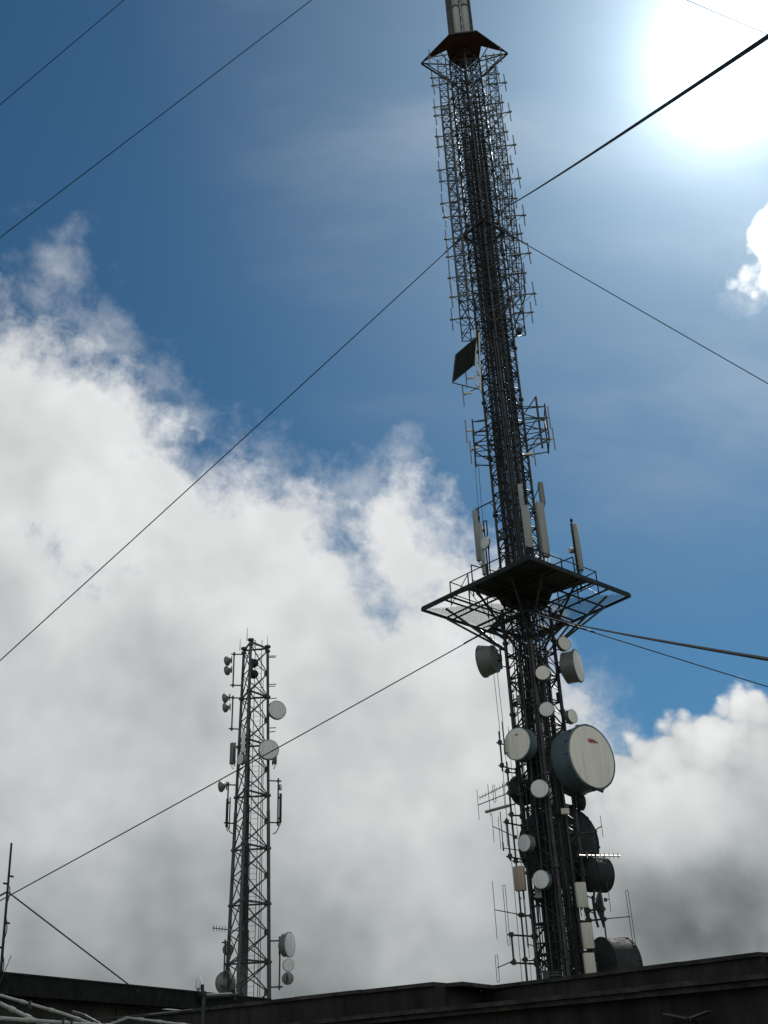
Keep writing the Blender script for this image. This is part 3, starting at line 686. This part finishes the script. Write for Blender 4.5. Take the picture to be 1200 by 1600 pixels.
# ------------------------------------------------------------------ poles, standoffs, yagis beside the lower mast
def stand_pole(x0, y0, x1, y1, v, r, label, arms, z_end=None, name='standoff_pole'):
    p, q = pv(x0, y0, v), pv(x1, y1, v); u = uvz((p+q)/2)[0]; zt = p.z; zb = q.z if z_end is None else z_end
    o = thing(name, M(u, v, zb), label, 'antenna pole', 'upright poles beside the lower mast')
    b = MB(); b.bar(M(u, v, zb), M(u, v, zt), r, 7); b.build('tube', 'dull_steel', o)
    for y in arms:
        z = pv((x0+x1)/2, y, v).z; leg = LEG['l'] if u < 0 else LEG['r']
        b = MB(); b.bar(M(u-(.12 if u < 0 else -.12), v, z), Vector((leg.x, leg.y, z)), .032, 6); b.box(M(u, v, z), .16, .16, .14, UD, VD); b.box(Vector((leg.x, leg.y, z)), .22, .2, .14, UD, VD)
        b.build('arm', 'dark_steel', o)
    return M(u, v, 0)
stand_pole(794, 1190, 821, 1532, -.4, .034, 'long thin pole standing beside the mast, carrying yagis and the brown panel', [1204, 1238, 1272, 1345, 1430, 1500], z_end=.0)
stand_pole(776, 1143, 789, 1205, -.8, .035, 'short pole on two arms beside the cream marked drum dish', [1160, 1196])
stand_pole(792, 1278, 797, 1345, -.9, .035, 'short pole with crossed arms beside the enormous dark dish', [1284, 1338])
stand_pole(799, 1457, 803, 1508, -.9, .036, 'short pole on arms low beside the mast near the roof', [1460, 1504])
stand_pole(938, 1395, 949, 1480, -.2, .03, 'thin pole holding the folded dipole under the dark drum', [1420, 1436], z_end=.0)
stand_pole(923, 1284, 932, 1345, -.2, .025, 'thin upright rod in front of the enormous dark dish rim', [1300, 1330])
for zz in (1150, 1186, 1212, 1290, 1398, 1410, 1446, 1470, 1490, 1515): 
    b = MB(); z = pv(850, zz, -.9).z; s_ = random.choice((-1, 1)); b.bar(M(-.98, -.1, z), M(.15, -1.05, z+.05*s_), .028, 6); b.bar(M(.98, 0, z+.1), M(-.1, -1.02, z+.05*s_), .024, 6); b.build('standoff_arm', 'dull_steel', mast)
b = MB()                                                  # loose feeders outside the lower lattice
for k in range(26):
    s_ = random.choice((-1, 1)); t = random.uniform(.12, .88); z1 = random.uniform(8, 17.5)
    base = lerp(M(s_*.98, 0, 0), M(0, -.98, 0), t)-(UD*s_*-.03)-VD*.05
    pts = [base+ZD*z+UD*random.uniform(-.025, .025)+VD*random.uniform(-.02, .02) for z in np.linspace(.5, z1, 10)]
    b.tube(pts, random.uniform(.014, .028), 5)
b.build('feeder_cable', 'black_rubber', mast)
b = MB()
for uu, vv, z1 in ((-1.55, .2, 26.4), (-1.40, .2, 26.4), (-1.22, -.1, 14)):
    b.tube([M(uu+.02*math.sin(z), vv, z) for z in np.linspace(.2, z1, 14)], .011, 5)
b.tube([M(-1.55, .2, 26.4), M(-1.3, .15, 27.5), M(-.86, 0, 27.6)], .011, 5)
b.build('hoist_rope', 'dull_steel', mast)

def yagi(p0, p1, els, label, r=.016, mt='dull_steel', direction=ZD, mount=None, grp='yagi aerials on the lower mast', PV=pv):
    """p0 -> p1: boom; els: (place along it, half length up, half length down, folded)"""
    o = thing('yagi_antenna', p1, label, 'yagi antenna', grp)
    b = MB(); b.bar(p0, p1, r*1.25, 6); b.build('boom', mt, o)
    bd = (p1-p0).normalized()
    for t, hu, hl, fo in els:
        c = lerp(p0, p1, t); b = MB()
        if fo:
            w_ = bd*.045
            n = 6; top = [c+direction*hu+bd*.045*math.cos(math.pi*k/n)+direction*.045*math.sin(math.pi*k/n) for k in range(n+1)]
            bot = [c-direction*hl-bd*.045*math.cos(math.pi*k/n)-direction*.045*math.sin(math.pi*k/n) for k in range(n+1)]
            b.tube(top+bot+[top[0]], r*.8, 5)
        else: b.bar(c-direction*hl, c+direction*hu, r*.8, 5)
        b.build('folded_dipole' if fo else 'element', mt, o)
    b = MB(); b.box(p1, .1, .1, .12, UD, VD)
    if mount is not None: b.bar(p1, Vector((mount.x, mount.y, p1.z)), r*1.3, 5)
    b.build('clamp', 'dark_steel', o)
    return o
k_ = mpp(pv(800, 1300, -.5))
def half(px): return px*k_*1.02
yagi(pv(747, 1258, -.6), pv(795, 1239, -.6), [(0, half(24), half(23), False), (.36, half(26), half(24), False), (.54, half(19), half(4), True), (.84, half(20), half(22), False)], 'four element upright yagi at the top of the long pole', .014, 'galvanised')
yagi(pv(749, 1247, -.9), pv(793, 1225, -.9), [(.02+.10*i, half(3.2), half(3.2), False) for i in range(10)], 'many toothed small yagi just above the four element one', .012, 'galvanised')
yagi(pv(770, 1291, -.6), pv(806, 1308, -.6), [(0, half(20), half(24), False), (.28, half(19), half(30), False), (.6, half(18), half(20), False)], 'three element yagi slanting down to the long pole beside the small pale dish', .014, 'galvanised')
yagi(pv(773, 1421.5, -.6), pv(818, 1430, -.6), [(0, half(40), half(41), False), (.4, half(36), half(44), True)], 'large two element yagi with folded dipole low beside the mast', .014, 'galvanised')
yagi(pv(777, 1512, -.7), pv(803, 1501, -.7), [(0, half(15), half(17), True)], 'lowest single folded dipole on a short boom above the roof', .014, 'galvanised')
yagi(pv(985, 1432, -.2), pv(943, 1436, -.2), [(0, half(35), half(37), True)], 'tall folded dipole held out beyond the thin pole under the dark drum', .015, 'galvanised')
yagi(pv(940, 1291, -.2), pv(928, 1298, -.2), [(0, half(16), half(16), False)], 'small single dipole at the upper rim of the enormous dark dish', .015, 'galvanised')
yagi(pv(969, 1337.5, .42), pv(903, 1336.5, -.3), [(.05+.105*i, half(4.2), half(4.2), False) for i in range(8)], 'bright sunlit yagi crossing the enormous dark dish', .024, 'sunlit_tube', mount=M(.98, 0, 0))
yagi(pv(952, 1405, -.3), pv(946, 1406, -.3), [(0, half(24), half(18), False)], 'single grey rod hanging beside the dark drum dish', .014, 'galvanised')
p, q = pv(758, 1269, -.6), pv(796, 1258.5, -.6); o = thing('sleeved_antenna', q, 'thick grey sleeved aerial below the four element yagi', 'antenna')
b = MB(); b.bar(p, q, .055, 10); b.build('sleeve', 'shroud_grey', o); b = MB(); b.tube([q, q+UD*.25+ZD*.05, q+UD*.5+ZD*.02, q+UD*.6-ZD*.25, q+UD*.6-ZD*.9], .025, 6); b.build('cable', 'dull_steel', o)
# rods: thin verticals scattered round the lower mast
for (x, y0, y1, v, lab) in ((784, 1127, 1175, -.8, 'thin whip rising beside the cream marked drum dish'), (781, 1268, 1325, -.7, 'thin whip between the sleeved aerial and crossed arms'),
                            (817, 1395, 1475, -.8, 'thin whip below the brown rounded panel'), (830, 1424, 1482, -1.0, 'leaning grey rod aerial over the low arms')):
    p, q = pv(x, y0, v), pv(x+(y1-y0)*.1, y1, v); u = uvz((p+q)/2)[0]; b = MB(); b.bar(M(u, v, q.z), M(u, v, p.z), .017, 6); b.lathe(M(u, v, q.z), ZD, [(.03, -.1), (.03, .2)], 8); b.bar(M(u, v, q.z), M(-.9, -.05, q.z-.05), .018, 5)
    tag(b.build('whip_antenna', 'galvanised'), lab, 'whip antenna', 'thin whips beside the lower mast')

# ------------------------------------------------------------------ small lattice tower
TD = 60.0; ta = math.atan2(*(ray(389.5, 1285)[:2])); B0 = Vector((TD*math.sin(ta), TD*math.cos(ta), 0))
TN = Vector((math.sin(ta), math.cos(ta), 0)); TR = Vector((TN.y, -TN.x, 0))
def tp(x, y, v): return on_plane(x, y, np.array(B0+TN*v), np.array(TN))
def T_(u, v, z): return B0+TR*u+TN*v+ZD*z
ZT = on_plane(397, 1011, np.array(B0), np.array(TN)).z
def rho(z): return 1.50+(.86-1.50)*z/ZT if z < ZT else .86
def leg3(k, z): a = R_(-14+120*k); return T_(rho(z)*math.sin(a), -rho(z)*math.cos(a), z)
tower = thing('lattice_tower', B0, 'smaller three legged lattice tower with dishes, standing alone before the clouds', 'radio tower')
b = MB(); b.box(B0+ZD*.25, 4, 4, .5); b.build('plinth', 'concrete', tower)
for k in range(3):
    b = MB()
    for z0, z1, r in ((.5, 8, .115), (8, 16, .10), (16, ZT+.1, .085)): b.bar(leg3(k, z0), leg3(k, z1), r, 10)
    for z in np.arange(2.1, ZT, 2.95): b.bar(leg3(k, z-.06), leg3(k, z+.06), .16, 10)
    b.lathe(leg3(k, ZT+.1), ZD, [(.09, -.1), (.19, -.02), (.19, .08), (.1, .1)], 12)
    b.build('leg', 'galvanised', tower)
b = MB(); z = 2.1
while z < ZT-.4:
    z2 = min(z+2.95, ZT)
    for k in range(3):
        j = (k+1) % 3
        b.beam(leg3(k, z), leg3(j, z), .09, .09); zm = (z+z2)/2
        for za, zb in ((z, zm), (zm, z2)):
            b.bar(leg3(k, za), leg3(j, zb), .034, 6); b.bar(leg3(j, za), leg3(k, zb), .034, 6)
        for zn in (z, zm): b.box(leg3(k, zn)*.93+leg3(j, zn)*.07, .2, .1, .22, leg3(j, zn)-leg3(k, zn), ZD.cross(leg3(j, zn)-leg3(k, zn)))
    z = z2
for k in range(3): b.beam(leg3(k, ZT), leg3((k+1) % 3, ZT), .09, .09)
b.build('lattice_bracing', 'galvanised', tower)
b = MB()
for k in (-.2, .2): b.bar(T_(.28+k, .1, .5), T_(.28+k, .1, ZT+.5), .022, 5)
for z in np.arange(.8, ZT+.4, .3): b.bar(T_(.08, .1, z), T_(.48, .1, z), .012, 4)
b.build('climbing_ladder', 'galvanised', tower)
b = MB()
for k in range(8):
    uu = -.20+.045*k; pts = [T_(uu*rho(z)/1.2, -.95*rho(z)/1.2, z) for z in np.linspace(.5, ZT-1-2.2*k, 10)]; b.tube(pts, .026, 5)
for k in range(2): b.bar(T_(.72+.12*k, .35, .5), T_(.60+.10*k, .25, ZT-3*k-2), .022, 5)
b.build('feeder_cable', 'black_rubber', tower)
for (x, y0, y1, v) in ((375.5, 998, 1017, .8), (386.5, 981, 1001, -.8), (418.3, 994, 1015, .3), (397.5, 1000, 1012, .3)):
    b = MB(); p, q = tp(x, y0, v), tp(x, y1, v); b.bar(Vector((p.x, p.y, q.z)), p, .025, 6, .012); b.build('lightning_rod', 'dark_steel', tower)
b = MB()
for (y, xa) in ((1025, 432), (1027, 430), (1069, 432), (1072, 430), (1091, 432), (1137, 431), (1143, 430)):
    p = tp(xa, y, .35); b.bar(p, leg3(1, p.z-.05), .03, 5)
b.build('stub_arm', 'galvanised', tower)
def side_pole(x, y0, y1, v, k, r=.045):
    p, q = tp(x, y0, v), tp(x, y1, v); b = MB(); b.bar(Vector((p.x, p.y, q.z)), p, r, 7)
    for t in (.06, .94): z = q.z+(p.z-q.z)*t; L = leg3(k, z); b.bar(Vector((p.x, p.y, z))+(Vector((p.x, p.y, z))-L).normalized()*.18, L, .04, 6); b.box(Vector((p.x, p.y, z)), .15, .15, .1)
    b.build('side_pole', 'galvanised', tower)
side_pole(366, 1019, 1074, .6, 2); side_pole(364, 1087, 1142, .6, 2); side_pole(357, 1222, 1290, .6, 2); side_pole(435, 1216, 1290, .4, 1); side_pole(437.5, 1465, 1547, .3, 1)
side_pole(352, 1468, 1545, .8, 2)
TG = 'dishes on the smaller tower'
def tdish(x, y, px, v, a, L, label, **k): P = tp(x, y, v); kw = dict(grp=TG); kw.update(k); return dish(P, px*mpp(P), a, L, label, **kw)
tdish(354, 1033, 14.5, .5, -125, .12, 'small dish near the tower top, upper of the highest outer pair', bulge=.8, drum='shroud_grey')
tdish(354, 1048, 14.5, .5, -125, .12, 'small dish near the tower top, lower of the highest outer pair', bulge=.8, drum='shroud_grey')
tdish(350.5, 1091, 14.5, .5, -120, .12, 'small dish on the second outer pole, upper of its pair', bulge=.8, drum='shroud_grey')
tdish(351, 1106, 14.5, .5, -120, .12, 'small dish on the second outer pole, lower of its pair', bulge=.8, drum='shroud_grey')
tdish(397, 1037, 14, -.2, 160, .15, 'dark dish inside the tower top, upper of two', bulge=.7, drum='dish_dark', rear='dish_dark')
tdish(397, 1054, 14, -.2, 160, .15, 'dark dish inside the tower top, lower of two', bulge=.7, drum='dish_dark', rear='dish_dark')
tdish(433.5, 1109, 29, .0, 22, .16, 'round grey dish on the outer tower leg, upper of the two large ones', leg=leg3(1, 21))
tdish(420, 1171, 31, -.6, 6, .18, 'round pale green grey dish crossed by the thin guy wire', leg=leg3(1, 17))
tdish(344.5, 1229, 17, .5, -118, .10, 'small dish touched by the guy wire on the outer side pole', bulge=.8)
tdish(375, 1186, 17, -1.3, -55, .35, 'small pale drum between the tower legs under a flat panel', leg=leg3(0, 18))
tdish(439.5, 1230, 9, .3, 70, .3, 'tiny grey dish on a side pole above hanging cables')
tdish(453, 1476, 36, .1, 62, .28, 'large side on drum dish on the low side pole, top of three', skin='radome_grey', flare=.08)
tdish(451, 1508, 18, .0, 15, .14, 'plain round small dish on the low side pole, middle of three')
tdish(450, 1529, 18, .0, 165, .14, 'small dish with box on its back on the low side pole, lowest of three', drum='shroud_grey', rear='shroud_grey')
tdish(356, 1484, 17, 1.0, -165, .14, 'small round dish half behind the low tower leg')
tdish(351, 1536, 33, 1.2, -150, .16, 'large pale dish behind the tower foot at the roof edge', bulge=.4)
TP = 'flat panels on the smaller tower'
panel(363.5, 1161, 363, 1194, 7.5, .8, -50, 'grey flat panel outside the tower leg above the guy wire', 'shroud_grey', .8, TP, PV=tp)
panel(380.5, 1143, 379.5, 1176, 6, -1.2, -20, 'pale flat panel on the near tower leg', 'radome_grey', .6, TP, PV=tp)
panel(430, 1172, 430, 1194, 5, .4, 60, 'grey flat panel just behind the dish crossed by the wire', 'shroud_grey', .8, TP, PV=tp)
panel(355, 1248, 354.5, 1292, 4.5, .6, -80, 'dark slender panel on the side pole nearer the thin leaning mast', 'dish_dark', .8, TP, PV=tp)
panel(438.5, 1240, 438, 1285, 4.5, .3, 80, 'dark slender panel on the side pole facing the tall mast', 'dish_dark', .8, TP, PV=tp)
b = MB()
for (x, s_) in ((355, 1), (436, -1)):
    pts = [tp(x, 1285, .5), tp(x+1*s_, 1294, .5), tp(x+5*s_, 1301, .5), tp(x+10*s_, 1303, .5)]; b.tube(pts, .03, 5)
b.build('looped_cable', 'black_rubber', tower)
yagi(tp(332, 1450, .4), tp(374, 1454.5, -.9), [(.04+.11*i, .16, .16, False) for i in range(6)], 'small horizontal yagi poking out of the low tower', .024, 'bright_tube', mount=leg3(0, 9), grp='yagi on the smaller tower')

# ------------------------------------------------------------------ buildings
HL, HRW = 4.6, 3.2
# long rear wing with a deep flat fascia
a_, c_ = on_level(0, 1518, HL), on_level(344, 1552.5, HL); dr = (c_-a_).normalized(); a_ = a_-dr*14; c_ = c_+dr*3.0; nrm = Vector((-dr.y, dr.x, 0))
if nrm.dot(c_) < 0: nrm = -nrm                       # away from the camera
bl = thing('rear_wing', Vector((a_.x, a_.y, 0)), 'dark flat roofed building with deep roof fascia behind the white pipes', 'building', 'low dark buildings')
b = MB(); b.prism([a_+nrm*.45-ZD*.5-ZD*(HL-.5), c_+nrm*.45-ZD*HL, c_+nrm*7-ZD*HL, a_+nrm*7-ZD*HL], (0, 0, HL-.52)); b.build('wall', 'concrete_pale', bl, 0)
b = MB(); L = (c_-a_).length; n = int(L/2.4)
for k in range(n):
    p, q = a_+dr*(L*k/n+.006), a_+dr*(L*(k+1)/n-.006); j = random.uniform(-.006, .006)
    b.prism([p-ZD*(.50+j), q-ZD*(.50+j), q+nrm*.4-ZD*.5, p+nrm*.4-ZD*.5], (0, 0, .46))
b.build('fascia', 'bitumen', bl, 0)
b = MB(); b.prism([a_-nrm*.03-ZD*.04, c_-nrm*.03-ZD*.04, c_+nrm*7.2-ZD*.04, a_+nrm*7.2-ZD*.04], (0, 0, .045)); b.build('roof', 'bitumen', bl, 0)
b = MB()
for k in (3.2, 9, 14.5, 19): b.box(a_+dr*k+nrm*.44-ZD*1.7, .04, .02, 2.2, dr, nrm)
b.build('wall_joint', 'concrete', bl, 0)
# nearer wing: parapets set back above a ledge
def lv(x, y, z=HRW): return on_level(x, y, z)
pa, pb, pc_, pd, pe = lv(200, 1587), lv(680, 1534), lv(752, 1542), lv(1189, 1487), lv(1200, 1494)
pe = pd+(pe-pd).normalized()*9
rw = thing('front_wing', Vector((pb.x, pb.y, 0)), 'dark concrete building with stepped parapet and ledge along the bottom', 'building', 'low dark buildings')
ZL = 2.74
l0, l1 = lv(560, 1586.5, ZL), lv(1200, 1520.5, ZL); ld = (l1-l0).normalized(); ln = Vector((-ld.y, ld.x, 0))
if ln.dot(l0) < 0: ln = -ln
l0 = l0-ld*11; l1 = l1+ld*9
def par(b, p, q, th, z0, z1, n_):
    nn = Vector((-(q-p).y, (q-p).x, 0)).normalized()
    if nn.dot(n_) < 0: nn = -nn
    P0, Q0 = Vector((p.x, p.y, z0)), Vector((q.x, q.y, z0)); b.prism([P0, Q0, Q0+nn*th, P0+nn*th], (0, 0, z1-z0))
away = ln
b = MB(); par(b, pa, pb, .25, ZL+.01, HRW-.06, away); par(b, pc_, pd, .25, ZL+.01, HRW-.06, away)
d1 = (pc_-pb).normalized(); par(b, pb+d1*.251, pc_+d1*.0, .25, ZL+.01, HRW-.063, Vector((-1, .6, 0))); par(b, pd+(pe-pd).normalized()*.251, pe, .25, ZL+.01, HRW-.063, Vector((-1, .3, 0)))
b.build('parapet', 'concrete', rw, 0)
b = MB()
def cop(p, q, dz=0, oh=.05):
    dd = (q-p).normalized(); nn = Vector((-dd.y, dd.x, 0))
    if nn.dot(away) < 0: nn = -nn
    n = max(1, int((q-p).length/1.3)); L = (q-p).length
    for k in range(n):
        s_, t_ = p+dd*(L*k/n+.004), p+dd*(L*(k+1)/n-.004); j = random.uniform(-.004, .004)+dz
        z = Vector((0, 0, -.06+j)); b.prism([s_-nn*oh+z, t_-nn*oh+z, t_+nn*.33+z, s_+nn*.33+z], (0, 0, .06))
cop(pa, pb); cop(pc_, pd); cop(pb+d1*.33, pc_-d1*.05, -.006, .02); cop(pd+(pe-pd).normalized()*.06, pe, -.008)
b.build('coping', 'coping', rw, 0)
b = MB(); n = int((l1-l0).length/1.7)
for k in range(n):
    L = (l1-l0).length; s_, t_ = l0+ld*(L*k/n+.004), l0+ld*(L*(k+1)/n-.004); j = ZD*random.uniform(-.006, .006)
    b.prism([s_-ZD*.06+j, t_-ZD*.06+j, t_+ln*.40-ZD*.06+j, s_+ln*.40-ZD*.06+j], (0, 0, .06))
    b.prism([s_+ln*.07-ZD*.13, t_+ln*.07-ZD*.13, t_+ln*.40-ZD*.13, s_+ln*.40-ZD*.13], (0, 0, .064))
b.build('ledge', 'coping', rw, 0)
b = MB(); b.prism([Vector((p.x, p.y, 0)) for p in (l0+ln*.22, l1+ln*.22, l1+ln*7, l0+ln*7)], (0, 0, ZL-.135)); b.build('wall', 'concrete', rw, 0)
# pale broken lamp bracket on the ledge wall
P = lv(1075, 1588, 2.3); P = l0+ld*((P-l0).dot(ld))+ln*.1; P.z = 0
Pz = on_plane(1075, 1588, np.array(P), np.array(ln)); o = thing('wall_bracket', Pz, 'pale bent bracket sticking out of the nearer wall below the ledge', 'bracket')
b = MB(); p1, p2, p3 = [on_plane(x, y, np.array(P-ln*.05), np.array(ln)) for x, y in ((1041, 1584), (1078, 1591), (1109, 1580))]
b.beam(p1, p2, .022, .16, ln); b.beam(p2+ld*.02, p3, .020, .14, ln); b.build('bent_plate', 'galvanised', o)
b = MB(); b.bar(p2, p2+ln*.25-ZD*.05, .03, 6); b.build('stem', 'dull_steel', o)
# things at the roof corner
def lp(x, y, off=0.0):                                  # on the rear wing's front, off metres before it
    return on_plane(x, y, np.array(a_-nrm*off), np.array(nrm))
P = lp(309.5, 1556, -.3); Pt = lp(309.5, 1533, -.3); o = thing('roof_sensor', P, 'small pale headed sensor standing on the rear roof edge', 'sensor')
b = MB(); Q = Vector((P.x, P.y, Pt.z)); b.bar(P, Q-ZD*.2, .03, 6); b.build('post', 'dull_steel', o)
b = MB(); b.lathe(Q-ZD*.25, ZD, [(.05, 0), (.10, .05), (.10, .28), (.05, .36)], 12); b.build('head', 'radome_grey', o)
P = lp(318, 1564, .25); o = thing('pipe_rail', P, 'dark horizontal pipe with upright stubs at the roof corner', 'pipe')
b = MB(); Q = lp(369, 1554, .25); b.bar(lp(315, 1557, .25), Q, .07, 8); b.bar(lp(316, 1538, .25), lp(317, 1566, .25), .055, 7); b.bar(lp(365, 1545, .25), lp(366, 1562, .25), .06, 7); b.bar(lp(311, 1553, .25), lp(320, 1551, .25), .05, 7); b.build('pipe', 'dark_steel', o)
b = MB(); b.bar(lp(317, 1562, .25), lp(317, 1562, -.1), .04, 6); b.bar(lp(362, 1556, .25), lp(362, 1556, -.1), .04, 6); b.build('bracket', 'dark_steel', o)
P = on_plane(345, 1555, np.array(pa), np.array(ln)); b = MB(); P = Vector((P.x, P.y, P.z))-ln*.4; b.bar(Vector((P.x, P.y, 0)), P, .036, 8); b.lathe(P, ZD, [(.036, -.05), (.048, -.03), (.048, .04), (.02, .06)], 10)
tag(b.build('vent_pipe', 'dull_steel'), 'upright grey pipe in front of the roof corner', 'pipe')

# leaning thin mast with pegs at the picture edge, and its stays
P0 = lp(1, 1522, -.6); P1 = lp(18, 1317, -.6); base = Vector((P0.x, P0.y, HL))
top = Vector((P1.x, P1.y, P1.z)); pole = thing('thin_pole', base, 'thin leaning pole with short pegs on the rear roof', 'pole')
b = MB(); b.bar(base, top, .040, 8, .028); b.build('tube', 'dark_steel', pole)
b = MB()
for y, s_ in ((1370, 1), (1383, -1), (1443, 1), (1481, -1)):
    t = (1522-y)/(1522-1317); c = lerp(base, top, t); b.bar(c, c+dr*(.16*s_), .028, 6)
b.build('peg', 'dark_steel', pole)
b = MB()
pts = [lerp(base, top, t)+dr*.05*math.sin(t*23)+nrm*-.04 for t in np.linspace(0, .66, 18)]; b.tube(pts, .014, 5); b.build('cable', 'black_rubber', pole)
h = lerp(base, top, (1522-1395)/205)
q = lp(216, 1550, .02)
b = MB(); b.tube([h, q], .020, 6); b.bar(q, q+nrm*.03, .05, 6); tag(b.build('stay_wire', 'dark_steel'), 'taut stay from the thin pole down to the roof fascia', 'stay wire', 'stays of the thin pole')
q = h-dr*5-ZD*2.6-nrm*.4
b = MB(); b.tube([h, q], .024, 6); tag(b.build('stay_wire', 'dark_steel'), 'short stay from the thin pole running out of the picture', 'stay wire', 'stays of the thin pole')
p, q = lp(17.5, 1493, .3), lp(-4, 1545, .3); b = MB(); b.tube([p, q], .010, 5); b.bar(q, q+nrm*.35, .012, 5); tag(b.build('thin_rod', 'dull_steel'), 'short thin rod leaning at the foot of the thin pole', 'rod')

# white pipes close by
PD = 9.0
pn = Vector((math.sin(R_(-17)), math.cos(R_(-17)), 0)); pp0 = np.array(pn*PD)
def pq(x, y, off=0.0): return on_plane(x, y, pp0+np.array(pn)*off, np.array(pn))
rack = thing('pipe_rack', Vector((pq(60, 1598).x, pq(60, 1598).y, 0)), 'frame of off white pipes close by in the bottom corner', 'pipe frame')
def rail(pts, r, nm='rail', mt='white_pipe'):
    b = MB(); b.tube(pts, r, 10)
    for p, q in zip(pts, pts[1:]):
        for t in (.35, .8): c = lerp(p, q, t); b.bar(c-(q-p).normalized()*.02, c+(q-p).normalized()*.02, r*1.35, 10)
    for p in pts[1:-1]: b.lathe(p-ZD*r, ZD, [(r*.8, 0), (r*1.05, r*.6), (r*1.05, r*1.4), (r*.8, 2*r)], 10)
    b.build(nm, mt, rack)
rail([pq(-60, 1536), pq(0, 1555), pq(100, 1584), pq(160, 1606)], .010)
rail([pq(-60, 1540, -.3), pq(0, 1568, -.3), pq(54, 1594, -.3), pq(75, 1604, -.3)], .013)
rail([pq(-80, 1583, -.5), pq(0, 1591, -.5), pq(125, 1600, -.5), pq(180, 1604, -.5)], .013)
rail([pq(150, 1610, .2), pq(181, 1597, .2), pq(199, 1590, .2), pq(262, 1598, .2), pq(330, 1606, .2)], .009)
b = MB(); b.tube([pq(112, 1583, .05), pq(130, 1588, .05), pq(152, 1600, .05), pq(170, 1612, .05)], .020, 8); b.build('sleeve', 'black_rubber', rack)
b = MB(); b.tube([pq(147, 1592, .2), pq(190, 1589, .2), pq(232, 1585, .2), pq(300, 1577, 3)], .004, 5); b.build('thin_wire', 'dull_steel', rack)
b = MB()
for (x, y, o_) in ((-60, 1536, 0), (160, 1606, 0), (-60, 1540, -.3), (75, 1604, -.3), (-80, 1583, -.5), (180, 1604, -.5), (150, 1610, .2), (330, 1606, .2)):
    p = pq(x, y, o_); b.bar(Vector((p.x, p.y, 0)), p, .02, 8)
b.build('post', 'white_pipe', rack)
b = MB()
for x, y, o_ in ((47, 1567, 0), (100, 1594, -.5), (113, 1595, -.5)): p = pq(x, y+3, o_); b.bar(p, p+ZD*.03, .01, 5); b.box(p, .012, .05, .05)
b.build('clip', 'black_rubber', rack)
